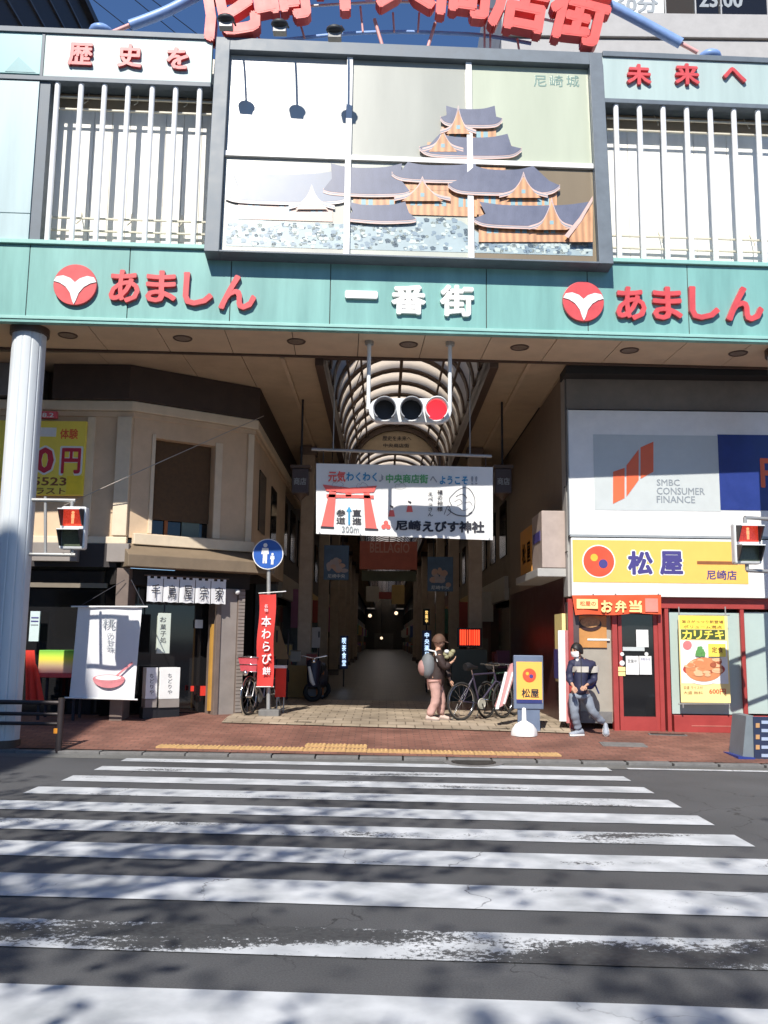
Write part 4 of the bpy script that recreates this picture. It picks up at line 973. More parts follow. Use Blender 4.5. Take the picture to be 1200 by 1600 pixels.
# shop front
FK = K
def fb(x0, y0, x1, y1, k0, k1, name, m, par=rb, bevel=.004):
    q = W.box(x0, y0, x1, y1, k0); return MB().box(q[0], q[1], k0, k1, q[2], q[3]).build(name, m, par, bevel=bevel)
base = .18
def post(x0, x1, name='door_frame', m=redframe, k0=K-.04, k1=K+.08, y0=937, z0=None, par=rb):
    a_, b_ = W.hit(x0, 1040, k0).x, W.hit(x1, 1040, k0).x
    return MB().box(a_, b_, k0, k1, base if z0 is None else z0, zr(y0)).build(name, m, par, bevel=.005)
MB().box(xr(892), 9, K-.05, K+.15, zr(950), zE-.005).build('header_beam', redframe, rb, bevel=.006)
post(889, 897); post(958, 966); post(1030, 1037); post(1041, 1047)
MB().box(xr(966), xr(1036), K+.3, K+.34, base, zr(950)).build('back_glass', glassdk, rb)
# door
dx0, dx1 = W.hit(967, 1040, K).x, W.hit(1029, 1040, K).x; dz1 = zr(952)
dr_ = MB().box(dx0, dx0+.06, K-.01, K+.04, base, dz1).build('door', redframe, rb)
MB().box(dx1-.07, dx1, K-.01, K+.04, base, dz1).build('door_stile', redframe, dr_)
MB().box(dx0+.061, dx1-.071, K-.01, K+.04, base, base+.24).build('door_rail', redframe, dr_)
MB().box(dx0+.061, dx1-.071, K-.01, K+.04, dz1-.06, dz1).build('door_rail', redframe, dr_)
MB().box(dx0+.061, dx1-.071, K+.01, K+.02, base+.241, dz1-.061).build('door_glass', glassdk, dr_)
MB().box(xr(1030), xr(1046), K+.08, K+.1, base, zr(950)).build('side_glass', glassdk, rb)
for pp, m_, nm in (((978, 1025, 998, 1054), white, 'notice'), ((999, 1025, 1018, 1054), offwhite, 'notice'), ((994, 984, 1013, 1011), offwhite, 'notice'), ((973, 1011, 1007, 1017), smbcgrey, 'sticker'), ((965, 1042, 977, 1049), paleyellow, 'sticker'), ((965, 1050, 977, 1056), paleyellow, 'sticker')):
    q = W.box(*pp, K-.012); MB().box(q[0], q[1], K-.018, K-.011, q[2], q[3]).build(nm, m_, dr_)
for cx, cy, r in ((972, 1036, 4), (972, 1022, 3), (1010, 1022, 3)):
    h = W.hit(cx, cy, K-.012); MB().disc(h.x, h.z, r*.0108, K-.018, K-.011, 16).build('sticker', offwhite, dr_)
ptext(dr_, '営業中', (981, 1030, 995, 1036), W, K-.018, ink, .002); ptext(dr_, 'お知らせ', (1001, 1028, 1016, 1032), W, K-.018, purple, .002)
# left bay behind the masked man: poster wall + lower panel
fb(898, 950, 957, 1128, K+.06, K+.1, 'bay_wall', mat('bay_greyish', (.34, .31, .26), .7, var=.08))
fb(904, 962, 948, 1012, K+.03, K+.058, 'food_poster', mat('poster_orange_brown', (.52, .24, .07), .5, var=.1))
h = W.hit(922, 975, K+.03)
MB().disc(h.x, h.z, .19, K+.02, K+.03, 28, .12).build('bowl_picture', mat('picture_bowl_dark', (.05, .02, .015), .4), rb); MB().disc(h.x, h.z+.03, .165, K+.012, K+.02, 28, .09).build('food_picture', mat('picture_meat', (.42, .22, .09), .5, var=.4, scale=25), rb)
fb(918, 998, 953, 1001, K+.02, K+.03, 'white_strip', white)
fb(907, 1112, 957, 1130, K+.0, K+.06, 'step_block', concrete)
# window right with posts
fb(1048, 957, 1162, 1116, K+.02, K+.04, 'window_glass', frost)
fb(1166, 957, 1290, 1116, K+.02, K+.04, 'window_glass', frost)
post(1160, 1166, 'window_post', m=redframe)
MB().box(xr(1044), 9, K-.05, K+.1, base, zr(1117, 1050)).build('window_base', redframe, rb, bevel=.006)
MB().box(xr(1070), xr(1142), K-.055, K-.05, base+.10, base+.115).build('base_trim', mat('trim_worn_red', (.45, .15, .12), .5), rb)
MB().box(xr(889), xr(1046), K-.16, K+.1, .1, base).build('threshold', concrete, rb, bevel=.01)
# white sidelight column at the arcade corner
MB().box(RX-.03, RX+.16, K-.02, K+.15, base, zE-.1).build('corner_glass', mat('corner_dark', (.10, .07, .07), .3), rb)
q = W.box(873, 985, 884, 1127, K-.05); MB().box(q[0], q[1], K-.06, K-.021, q[2], q[3]).build('white_panel', white, rb)
fb(884, 985, 889, 1130, K-.07, K-.0, 'red_strip', mat('pinkish_red', (.5, .17, .17), .5))
sp_ = thing('side_menu_board', (RX-.1, K+.35, 1.0), 'narrow yellow and blue menu board on the restaurant corner facing the arcade', 'sign')
MB().box(RX-.10, RX-.04, K+.1, K+.75, .95, 2.1).build('board', paleyellow, sp_); MB().box(RX-.12, RX-.101, K+.1, K+.75, 1.0, 1.5).build('lower_print', purple, sp_)
# side signs in the arcade
ss = thing('side_sign_box', (RX-.2, K+1.9, 2.9), 'orange sign box on the arcade side wall of the restaurant', 'sign')
MB().box(RX-.42, RX-.02, K+1.2, K+2.5, 2.87, 3.75).build('box', mat('dull_orange', (.55, .24, .04), .5), ss, bevel=.01)
AF = Fr((RX-.42, K+1.2, 0), R(-90)+0)   # faces -X : local x runs along -Y
mb = MB(); 
for i, ch in enumerate('松屋'):
    vs, fs = glyph(ch, .02, .1)
    out = [(RX-.425, K+2.25-i*.55-x*.42, 3.12+yv*.42) for x, yv, z in vs]; mb.add(out, fs)
mb.build('lettering', purple, ss)
s2 = thing('side_poster_box', (RX-.2, K+.6, 2.9), 'white poster box with small blue print beside the orange sign box', 'sign')
MB().box(RX-.42, RX-.02, K+.1, K+1.1, 2.87, 3.85).build('box', mat('poster_pinkish', (.42, .34, .30), .5, var=.1), s2, bevel=.01)
MB().box(RX-.43, RX-.421, K+.25, K+.95, 3.35, 3.52).build('print_band', purple, s2)
# hanging bento banner
hb = thing('lunch_banner', tuple(W.hit(963, 960, K-.2)), 'red hanging banner with big yellow characters over the restaurant door', 'banner')
a, b, c, d = W.hit(894, 930, K-.18), W.hit(1033, 929, K-.18), W.hit(1033, 959, K-.18), W.hit(899, 961, K-.18)
vs = []; fs = []
for j in range(5):
    for i in range(21):
        u, v = i/20, j/4; p = (a*(1-u)+b*u)*(1-v)+(d*(1-u)+c*u)*v; vs.append((p.x, K-.18-.015*math.sin(u*16)*v, p.z+.01*math.sin(u*11)*(v)))
for j in range(4):
    for i in range(20): q = j*21+i; fs.append((q, q+21, q+22, q+1))
mb = MB(); mb.add(vs, fs, True); mb.build('cloth', mat('banner_orange_red', (.85, .12, .04), .6, var=.06, trans=.2), hb)
for ch, bx in zip('お弁当', ((939, 938, 957, 957), (961, 938, 979, 957), (983, 938, 1003, 957))): ptext(hb, ch, bx, W, K-.205, paleyellow, .003, .04, name='character')
q = W.box(901, 936, 934, 951, K-.2); MB().box(q[0], q[1], K-.206, K-.203, q[2], q[3]).build('yellow_patch', paleyellow, hb); ptext(hb, '松屋の', (906, 939, 931, 947), W, K-.206, orangered, .003, .02)
q = W.box(1008, 935, 1028, 956, K-.2); MB().box(q[0], q[1], K-.206, K-.203, q[2], q[3]).build('pink_patch', mat('banner_pink', (.85, .25, .2), .6), hb)
for px in (927, 962, 1029): h = W.hit(px, 929, K-.18); MB().tube([(h.x, K-.19, h.z), (h.x, K-.1, h.z+.04)], .012, 6).build('hook', steel, hb)
# beef bowl poster on its frame in front of the window
pk = K-.22
po = thing('menu_poster', tuple(W.hit(1100, 1100, pk)), 'tall yellow food poster hung in front of the frosted restaurant window', 'poster')
PF = W
def pq(x0, y0, x1, y1, k, m_, nm, d_=.006): q = W.box(x0, y0, x1, y1, k); return MB().box(q[0], q[1], k, k+d_, q[2], q[3]).build(nm, m_, po)
pq(1062, 962, 1139, 1098, pk, paleyellow, 'sheet', .01)
pq(1062, 962, 1132, 983, pk-.004, yellow, 'heading_band', .003); pq(1064, 984, 1133, 999, pk-.004, mat('poster_dark_green', (.06, .09, .03), .5), 'name_band', .003)
ptext(po, '旨さがっつり新登場', (1066, 969, 1130, 974), W, pk-.005, brownink, .002, .01); ptext(po, 'ボリューム満点', (1068, 977, 1128, 982), W, pk-.005, brownink, .002, .01)
for ch, bx in zip('カリチキ', ((1066, 985, 1081, 999), (1084, 985, 1097, 999), (1100, 985, 1114, 999), (1117, 985, 1131, 999))): ptext(po, ch, bx, W, pk-.005, yellow, .003, .03, name='character')
pq(1064, 1001, 1137, 1068, pk-.004, white, 'picture_ground', .003)
mb = MB(); 
def el(cx, cy, rx, ry, k, i, a0=0, a1=360, n=26): mb.mtl(i); pell(mb, cx, cy, rx, ry, k, a0, a1, n)
el(1100, 1046, 34, 24, pk-.008, 0, 180, 360); el(1100, 1046, 33, 12, pk-.009, 1)
el(1100, 1046, 29, 19, pk-.013, 2)
random.seed(5)
for i in range(26): el(1100+random.uniform(-24, 24), 1044+random.uniform(-14, 12), random.uniform(4, 9), random.uniform(2, 4), pk-.0165-.0003*i, random.choice([2, 3, 4]))
for i in range(16): el(1094+random.uniform(-6, 6), 1018+random.uniform(-6, 7), 3, 3, pk-.026-.0003*i, 5, n=8)
el(1074, 1008, 7, 7, pk-.012, 6)
mb.build('food_picture', [white, mat('poster_red_bowl', (.5, .06, .04), .4), mat('poster_meat', (.62, .24, .10), .5), mat('poster_meat_light', (.80, .45, .25), .5), mat('poster_meat_dark', (.35, .09, .04), .5), mat('poster_greens', (.10, .30, .08), .6), mat('poster_pink', (.85, .2, .2), .5)], po)
pq(1107, 1006, 1134, 1026, pk-.036, yellow, 'price_patch', .003); ptext(po, '定食', (1112, 1011, 1130, 1020), W, pk-.036, brownink, .002, .02)
ptext(po, '並盛 ライス付', (1068, 1072, 1098, 1077), W, pk, brownink, .002); ptext(po, '600円', (1108, 1076, 1134, 1085), W, pk, orangered, .002, .03); ptext(po, '大盛 無料', (1068, 1080, 1098, 1085), W, pk, brownink, .002)
a_, b_ = W.hit(1060, 950, pk), W.hit(1130, 950, pk)
for i, px in enumerate((1060.5, 1133)):
    MB().tube([tuple(W.hit(px, 948, pk+.02)), tuple(W.hit(px+7, 1106, pk+.02))], .011, 8).build('frame_tube', steel, po)
for py in (961, 1100): MB().tube([tuple(W.hit(1060, py, pk+.02)), tuple(W.hit(1140, py, pk+.02))], .010, 8).build('frame_tube', steel, po)
# tall grey building above the right side of the gate
tb = thing('grey_office_building', (8, 22, 6.4), 'pale grey office building with window signs rising behind the right end of the gate', 'building')
bk_ = 18.0; bx0 = 2.45
zj1 = W.hit(1070, 62, bk_).z; zj2 = W.hit(1070, 24, bk_).z
greyb = mat('office_grey_tile', (.42, .41, .40), .7, var=.05, dirt=.06)
MB().box(bx0, 18, bk_, 40, 6.45, zj1-.02).build('lower_wall', greyb, tb); MB().box(bx0, 18, bk_-.06, 40, zj1+.02, zj2-.0).build('sill_band', greyb, tb, bevel=.01); MB().box(bx0, 18, bk_+.05, 39.9, zj1-.03, zj1+.03).build('shadow_joint', seam, tb)
MB().box(bx0, 18, bk_+.25, 40, zj2, 18).build('upper_wall', greyb, tb)
for i, (a, b) in enumerate(((1041, 1084), (1088, 1124), (1128, 1200))):
    q = W.box(a, -60, b, 23, bk_); wnd = MB().box(q[0], q[1], bk_+.1, bk_+.14, zj2+.01, q[3]).build('window', glassdk if i else darkvoid, tb)
    MB().box(q[0]-.03, q[0], bk_+.05, bk_+.2, zj2+.01, q[3]).build('frame', steel, wnd)
q = W.box(955, -14, 1036, 22, bk_); sgn = MB().box(q[0], q[1], bk_-.04, bk_+.05, q[2], q[3]).build('time_sign', offwhite, tb)
ptext(sgn, '60分', (962, -6, 1028, 20), W, bk_-.04, inkgrey, .01, .03); ptext(tb, '23:00', (1092, -12, 1160, 12), W, bk_+.1, inkgrey, .01, .03)

# ================================================================== ARCADE INTERIOR
FLZ = lambda x, y: zs(x, y)
rng = random.Random(11)
dull = [mat('dull_shop_%d' % i, c, .7, var=.15, scale=2, dirt=.15) for i, c in enumerate(((.22, .17, .12), (.16, .12, .10), (.28, .23, .17), (.12, .10, .09), (.20, .10, .07), (.14, .16, .17)))]
signcols = [mat('arcade_sign_%d' % i, c, .5, var=.1) for i, c in enumerate(((.35, .06, .05), (.05, .08, .22), (.45, .30, .10), (.06, .20, .14), (.42, .38, .32), (.30, .10, .18)))]
colm = mat('arcade_column', (.40, .31, .23), .6, var=.1, dirt=.1)
desc_l = ['dim brown', 'grey tiled', 'beige fronted', 'dark wooden', 'reddish', 'bluish grey']
def shop_unit(side, y0, y1, i):
    x = -2.62 if side < 0 else 3.14; d = -1 if side < 0 else 1
    c = rng.randrange(6); ordn = ['first', 'second', 'third', 'fourth', 'fifth', 'sixth', 'seventh', 'eighth', 'ninth', 'tenth', 'eleventh', 'twelfth', 'thirteenth', 'fourteenth', 'fifteenth', 'sixteenth'][i]
    t = thing('arcade_shop', (x+d*2, (y0+y1)/2, .15), '%s shop front, %s along the %s side inside the arcade' % (desc_l[c], ordn, 'left' if side < 0 else 'right'), 'shop', 'shops lining the arcade')
    def b(xa, xb, *r): return MB().box(x+d*xa, x+d*xb, *r)
    b(0, 2.5, y0+.01, y1-.01, 2.95, CZ+.02).build('upper_wall', dull[c], t)
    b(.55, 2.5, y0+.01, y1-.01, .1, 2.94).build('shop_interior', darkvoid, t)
    b(.30, .34, y0+.9, y1-.3, .2, 2.6).build('shop_window', glassdk, t)
    b(-.10, .02, y0+.5, y1-.5, 2.65, 3.25).build('sign_panel', signcols[rng.randrange(6)], t, bevel=.01)
    b(0, .5, y0+.02, y0+.35, .1, 2.94).build('pier', dull[(c+2) % 6], t)
    for q in range(3): b(-.03, .0, y0+.7+q*2.2, y0+1.9+q*2.2, 3.8, 5.2).build('upper_window', glassdk, t)
    b(-.25, .5, y0+1.0, y0+2.6, .2, .95).build('goods_table', dull[rng.randrange(6)], t)
    for q in range(5):
        ya = y0+1.0+q*.32; b(-.22, .3, ya, ya+.26, .952, 1.05+rng.random()*.35).build('goods_crate', signcols[rng.randrange(6)], t)
    b(-.45, -.05, y0+3.2, y0+3.25, 1.9+rng.random()*.3, 3.0).build('hanging_sign', signcols[rng.randrange(6)], t)
    if i < 6: b(-.3, -.1, y0+4.0, y0+4.3, .2, 1.7).build('goods_rack', dull[rng.randrange(6)], t)
ys_l = [22.0+7*i for i in range(16)]
for i, y in enumerate(ys_l): shop_unit(-1, y, y+7, i); shop_unit(1, y, y+7, i)
t = thing('arcade_end_building', (.3, 135, .2), 'dark building closing the view at the far end of the arcade', 'building')
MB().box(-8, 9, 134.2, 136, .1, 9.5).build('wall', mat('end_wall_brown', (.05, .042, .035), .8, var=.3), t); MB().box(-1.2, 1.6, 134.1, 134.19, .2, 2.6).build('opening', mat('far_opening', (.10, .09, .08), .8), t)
# roofs over the shops so that no daylight falls between them
for a, b_, nm in ((-5.6, -2.4, 'left'), (3.05, 6.2, 'right')):
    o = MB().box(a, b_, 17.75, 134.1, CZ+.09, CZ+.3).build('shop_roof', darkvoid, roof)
# columns standing in front of the shops
c0 = None
for side, x in ((-1, -1.85), (1, 2.2)):
    for i in range(7):
        y = 21.5+i*6.5
        o = ['first', 'second', 'third', 'fourth', 'fifth', 'sixth', 'seventh'][i]
        lab = 'square brown arcade column, %s along the %s shop row' % (o, 'left' if side < 0 else 'right')
        if c0 is None:
            c0 = thing('arcade_column', (x, y, .2), lab, 'column', 'columns along the arcade'); cy0, cx0 = y, x
            MB().box(x-.16, x+.16, y-.16, y+.16, .15, CZ).build('shaft', colm, c0, bevel=.02); MB().box(x-.2, x+.2, y-.2, y+.2, .15, .5).build('plinth', dull[3], c0, bevel=.02); MB().box(x-.2, x+.2, y-.2, y+.2, CZ-.25, CZ-.03).build('capital', dull[1], c0, bevel=.02)
        else: dup(c0, (x-cx0, y-cy0, 0), lab)
# lantern signs on rods
for px, lab in ((470, 'dark lantern shaped sign box hanging on a rod on the left of the arcade mouth'), (785, 'dark lantern shaped sign box hanging on a rod on the right of the arcade mouth')):
    Y = 17.2; q = W.box(px-13, 726, px+13, 782, Y); xm = (q[0]+q[1])/2
    t = thing('lantern_sign', (xm, Y, q[2]), lab, 'lantern', 'lantern signs at the arcade mouth')
    MB().box(q[0], q[1], Y-.16, Y+.16, q[2]+.12, q[3]-.1).build('box', mat('lantern_dark', (.06, .045, .05), .5), t, bevel=.02)
    MB().box(q[0]-.03, q[1]+.03, Y-.19, Y+.19, q[3]-.1, q[3]-.04).build('cap', browndk, t); MB().tube([(xm, Y, q[2]), (xm, Y, q[2]+.12)], [.02, .14], 10).build('foot', browndk, t)
    MB().tube([(xm, Y, q[3]-.05), (xm, Y, CZ)], .022, 8).build('rod', ink, t)
    mb = MB(); text(mb, '商店', (xm-.12, xm+.12, q[2]+.28, q[2]+.42), Y-.16, .006, .02); mb.build('lettering', inkgrey, t)
# red cross banner and picture banners deeper in
def flat_sign(name, label, px, Y, m, d=.05, cat='banner', group=None):
    q = W.box(*px, Y); t = thing(name, ((q[0]+q[1])/2, Y, q[2]), label, cat, group)
    MB().box(q[0], q[1], Y, Y+d, q[2], q[3]).build('panel', m, t, bevel=.005)
    for x in (q[0]+.15, q[1]-.15): MB().tube([(x, Y+d/2, q[3]), (x, Y+d/2, CZ)], .012, 6).build('cord', ink, t)
    return t, q
t, q = flat_sign('cross_banner', 'wide faded red banner hanging across the arcade below the white shrine banner', (562, 846, 652, 890), 24, mat('faded_red_banner', (.42, .11, .07), .7, var=.15))
ptext(t, 'BELLAGIO', (578, 848, 640, 864), W, 24, mat('banner_dull_pink', (.5, .25, .2), .7), .004, .02)
t, q = flat_sign('lower_cross_sign', 'dull green sign board hanging under the faded red banner', (565, 892, 650, 908), 25, mat('dull_green_board', (.10, .11, .07), .7, var=.2), cat='sign')
for px, Y, lab in (((506, 852, 545, 906), 21, 'picture panel with a blue sky and pale flowers hanging by the left shops'), ((668, 870, 708, 924), 22, 'picture panel with a dim blue sky hanging by the right shops')):
    t, q = flat_sign('picture_banner', lab, px, Y, mat('picture_dark_blue', (.06, .11, .18), .6, var=.2))
    mb = MB(); r2 = random.Random(px[0])
    for i in range(16): pell(mb.mtl(i % 2), r2.uniform(px[0]+7, px[2]-7), r2.uniform(px[1]+22, px[3]-10), r2.uniform(3, 7), r2.uniform(3, 6), Y-.006-.0006*i, n=9)
    mb.build('flower_picture', [mat('picture_peach', (.42, .28, .22), .7), mat('picture_grey_pink', (.35, .30, .30), .7)], t)
    x0, y0, x1, y1 = px; ptext(t, '尼崎中央', (x0+6, y1-9, x1-6, y1-3), W, Y-.005, offwhite, .004)
# lit signs in the dark
def led(name, label, px, Y, body, chars, cm, vertical=True):
    q = W.box(*px, Y); t = thing(name, ((q[0]+q[1])/2, Y, q[2]-.0), label, 'lit sign')
    MB().box(q[0]-.05, q[1]+.05, Y, Y+.12, q[2]-.05, q[3]+.05).build('case', body, t)
    MB().box((q[0]+q[1])/2-.02, (q[0]+q[1])/2+.02, Y+.02, Y+.08, .2, q[2]-.05).build('stand', ink, t)
    if vertical: vtext(t, chars, px, W, Y, cm, .004, .01)
    else: ptext(t, chars, px, W, Y, cm, .004, .02)
    return t
bluel = mat('lit_white_blue', (.55, .75, 1.0), .5, var=0, emit=1.3); amb = mat('lit_amber', (1, .65, .2), .5, var=0, emit=1.2); redl = mat('lit_red', (1, .06, .02), .5, var=0, emit=1.5)
led('blue_lit_sign', 'narrow blue lit vertical sign in the dark by the left shops', (534, 996, 541, 1042), 26, signblue, '喫茶食堂', bluel)
led('white_lit_sign', 'narrow blue and white lit vertical sign behind the stooping walker', (663, 988, 671, 1028), 24, signblue, '中央薬局', bluel)
led('amber_lit_sign', 'small amber lit sign high in the dark arcade right of its centre', (664, 954, 669, 974), 26, black, '営業中', amb)
Y = 20.5; q = W.box(718, 984, 750, 1008, Y); t = thing('red_lit_sign', ((q[0]+q[1])/2, Y, q[2]), 'red glowing panel of vertical bars above the parked bicycles', 'lit sign')
MB().box(q[0]-.05, q[1]+.05, Y, Y+.1, q[2]-.04, q[3]+.04).build('case', black, t)
for i in range(9):
    x = q[0]+(q[1]-q[0])*(i+.5)/9; w_ = (q[1]-q[0])/9*(.34 if i not in (3, 5) else .2); MB().box(x-w_, x+w_, Y-.01, Y, q[2], q[3]).build('light_bar', redl, t)
MB().box((q[0]+q[1])/2-.4, (q[0]+q[1])/2+.4, Y+.1, Y+.4, .2, q[2]-.1).build('machine_body', mat('machine_dark', (.03, .04, .03), .4), t)
# goods outside the left shops
def stand(name, lab, cat, px, Y, m, lean=0, legs=True):
    q = W.box(*px, Y); t = thing(name, ((q[0]+q[1])/2, Y, zs((q[0]+q[1])/2, Y)), lab, cat)
    mb = MB(); mb.add([(q[0], Y, q[2]), (q[1], Y, q[2]), (q[1]+lean, Y+.1, q[3]), (q[0]+lean, Y+.1, q[3]), (q[0], Y+.05, q[2]), (q[1], Y+.05, q[2]), (q[1]+lean, Y+.15, q[3]), (q[0]+lean, Y+.15, q[3])],
        [(0, 1, 2, 3), (5, 4, 7, 6), (0, 4, 5, 1), (3, 2, 6, 7), (0, 3, 7, 4), (1, 5, 6, 2)]); mb.build('board', m, t)
    if legs:
        for x in (q[0]+.03, q[1]-.03): MB().box(x-.015, x+.015, Y+.05, Y+.09, t.location.z, q[3]-.1).build('leg', ink, t)
    return t, q
stand('leaning_board', 'brown board leaning beside the red vertical flag', 'board', (430, 978, 452, 1030), 20, mat('dull_tan', (.32, .20, .10), .7), -.25)
stand('white_menu_board', 'pale menu board standing by the left shops', 'board', (472, 980, 500, 1012), 22, mat('dull_white', (.45, .42, .40), .7))
t, q = stand('cloth_table', 'low table with a mustard and orange cloth outside the left shops', 'table', (448, 1040, 490, 1092), 21, mat('mustard_cloth', (.36, .24, .09), .8)); 
MB().box(q[0], q[1], 21.15, 21.7, q[3]-.05, q[3]).build('tabletop', dull[2], t)
t, q = stand('orange_notice_stand', 'grey and orange notice stand at the end of the cloth covered table', 'sign', (480, 1036, 506, 1088), 20.4, mat('grey_blue_board', (.20, .22, .25), .7))
qq = W.box(494, 1044, 506, 1086, 20.39); MB().box(qq[0], qq[1], 20.38, 20.399, qq[2], qq[3]).build('orange_poster', mat('dull_orange_poster', (.45, .16, .05), .7), t)
r2 = random.Random(4)
for i, (px, py, c) in enumerate(((448, 1010, 2), (462, 1020, 0), (487, 1024, 4))):
    Y = 21.4; h = W.hit(px, py+14, Y); t = thing('display_box', tuple(h), ['tan goods box at the left end of the cloth covered table', 'grey goods box in the middle of the cloth covered table', 'orange goods box at the right end of the cloth covered table'][i], 'box', 'goods boxes on the table')
    MB().box(h.x-.12, h.x+.12, Y-.1, Y+.12, h.z, h.z+.24).build('carton', signcols[(2, 4, 0)[i]], t, bevel=.01); MB().box(h.x-.13, h.x+.13, Y-.11, Y+.13, h.z+.24, h.z+.27).build('lid', dull[2], t)

# ================================================================== SHRINE BANNER
BK = 15.02
A_ = W.hit(632, 845, BK)
sb = thing('shrine_banner', tuple(A_), 'wide white shrine banner with a red gate picture hanging across the arcade mouth', 'banner')
a, b, c, d = W.hit(494, 724, BK), W.hit(770, 730, BK), W.hit(770, 844, BK), W.hit(494, 834, BK)
vs = []; fs = []; nx, ny = 30, 8
def bpos(u, v): return (a*(1-u)+b*u)*(1-v)+(d*(1-u)+c*u)*v
for j in range(ny+1):
    for i in range(nx+1):
        p = bpos(i/nx, j/ny); vs.append((p.x, BK+.006*math.sin(i*.7)*math.sin(j*.5), p.z))
for j in range(ny):
    for i in range(nx): q = j*(nx+1)+i; fs.append((q, q+nx+1, q+nx+2, q+1))
mb = MB(); mb.add(vs, fs, True); mb.build('sheet', mat('banner_vinyl', (.85, .85, .83), .5, var=.02, trans=.12), sb)
BF = Fr((0, BK-.012, 0), 0)
k0 = 0.0
bred = mat('banner_print_red', (.80, .12, .10), .5); bblu = mat('banner_print_blue', (.04, .28, .50), .5); bgrn = mat('banner_print_green', (.12, .42, .16), .5); bgry = mat('banner_print_grey', (.35, .36, .38), .5)
def bt(s, x0, y0, x1, y1, m, bold=.02): ptext(sb, s, (x0, y0, x1, y1), BF, k0, m, .003, bold)
bt('元気', 513, 736, 540, 753, bred, .03); bt('わくわく', 541, 738, 589, 752, bblu, .03); bt('♪', 592, 741, 600, 753, bgry, .0)
bt('中央商店街', 603, 741, 669, 755, bgrn, .03); bt('へ', 672, 744, 683, 754, bgry, .02); bt('ようこそ', 687, 744, 731, 757, bblu, .03); bt('!!', 736, 744, 746, 757, bgry, .02)
tor = mat('torii_print', (.80, .13, .11), .5, var=.05)
for i, pp in enumerate(([(504, 757), (546, 762), (589, 759), (584, 769), (546, 771), (510, 767)], [(510, 772), (584, 774), (584, 779), (510, 777)], [(540, 770), (549, 770), (549, 776), (540, 776)], [(515, 767), (525, 767), (521, 823), (502, 822)], [(568, 769), (577, 769), (589, 826), (571, 825)])):
    MB(BF).ppoly(pp, -.003, 0).build('torii_shape', tor, sb)
MB(BF).ppoly([(501, 822), (522, 823), (522, 826), (501, 825)], -.004, 0).build('torii_foot', ink, sb); MB(BF).ppoly([(570, 825), (591, 826), (591, 829), (570, 828)], -.004, 0).build('torii_foot', ink, sb)
vtext(sb, '参道', (525, 796, 540, 820), BF, 0, ink, .003, .02); vtext(sb, '直進', (550, 796, 565, 821), BF, 0, ink, .003, .02); bt('300m', 534, 822, 561, 832, inkgrey, .01)
MB(BF).ppoly([(544, 820), (547, 820), (547, 799), (550, 799), (545.5, 791), (541, 799), (544, 799)], -.003, 0).build('arrow', bblu, sb)
bt('尼崎', 618, 813, 658, 829, ink, .045); bt('えびす神社', 660, 814, 757, 832, ink, .045)
vtext(sb, '福の神様', (683, 765, 692, 800), BF, 0, ink, .003, .01); vtext(sb, 'えべっさん', (668, 768, 677, 808), BF, 0, ink, .003, .01)
mb = MB(BF); h = BF.hit(603, 821, 0)
for i in range(3): mb.disc(h.x+.045*math.cos(R(90+120*i)), h.z+.045*math.sin(R(90+120*i)), .04, -.003-.0008*i, 0, 12)
mb.build('crest', bred, sb)
for cx, cy in ((612, 803), (640, 796)):
    mb = MB(BF); mb.ppoly([(cx-5, cy+4), (cx+5, cy+4), (cx+3, cy-6), (cx-3, cy-6)], -.003, 0); mb.build('small_red_figure', bred, sb)
    mb = MB(BF); mb.ppoly([(cx-3, cy-14), (cx+3, cy-12), (cx+2, cy-9), (cx-2, cy-11)], -.003, 0); mb.build('small_hat', ink, sb)
def line(pp, m, r=.0045, par=None, nm='drawn_line'):
    mb = MB(BF); mb.tube([Vector(BF.hit(x, y, -.003)) for x, y in smooth(pp, 5)], r, 4); return mb.build(nm, m, par or sb)
line([(706, 790), (702, 780), (708, 772), (718, 764), (730, 762), (738, 770), (742, 782), (740, 796), (732, 803)], ink); line([(700, 796), (712, 804), (728, 806), (738, 800)], ink, .007)
line([(712, 776), (722, 772), (730, 778)], ink); line([(710, 784), (718, 780), (722, 786), (714, 790)], ink, .003); line([(726, 786), (734, 784), (738, 790)], ink, .003); line([(718, 794), (724, 798), (732, 794)], ink, .003); line([(694, 804), (700, 790), (704, 800), (698, 806)], ink, .004)
for cx, cy, r_ in ((528, 757, 7), (566, 759, 7), (626, 760, 7)):
    line([(cx-r_*1.3, cy+2), (cx-r_, cy-3), (cx-r_*.3, cy-2), (cx, cy-5), (cx+r_*.8, cy-3), (cx+r_*1.2, cy+1), (cx, cy+4), (cx-r_*1.3, cy+2)], bgry, .003)
# support pipe, hooks and cables
p0, p1 = W.hit(487, 702, BK), W.hit(768, 713, BK)
MB().tube([p0, p1], .028, 10).build('support_pipe', steel, sb)
for u in (.04, .3, .7, .96):
    p = bpos(u, 0); q = p0+(p1-p0)*((p.x-p0.x)/(p1.x-p0.x)); MB().tube([p, q], .008, 6).build('hook', ink, sb)
for u in (.12, .88): q = p0+(p1-p0)*u; MB().tube([q, (q.x, q.y, CZ)], .010, 6).build('cable', steel, sb)
for u in (.02, .25, .5, .75, .98): p = bpos(u, .985); MB().disc(p.x, p.z, .012, BK-.018, BK-.008, 8).build('eyelet', inkgrey, sb)

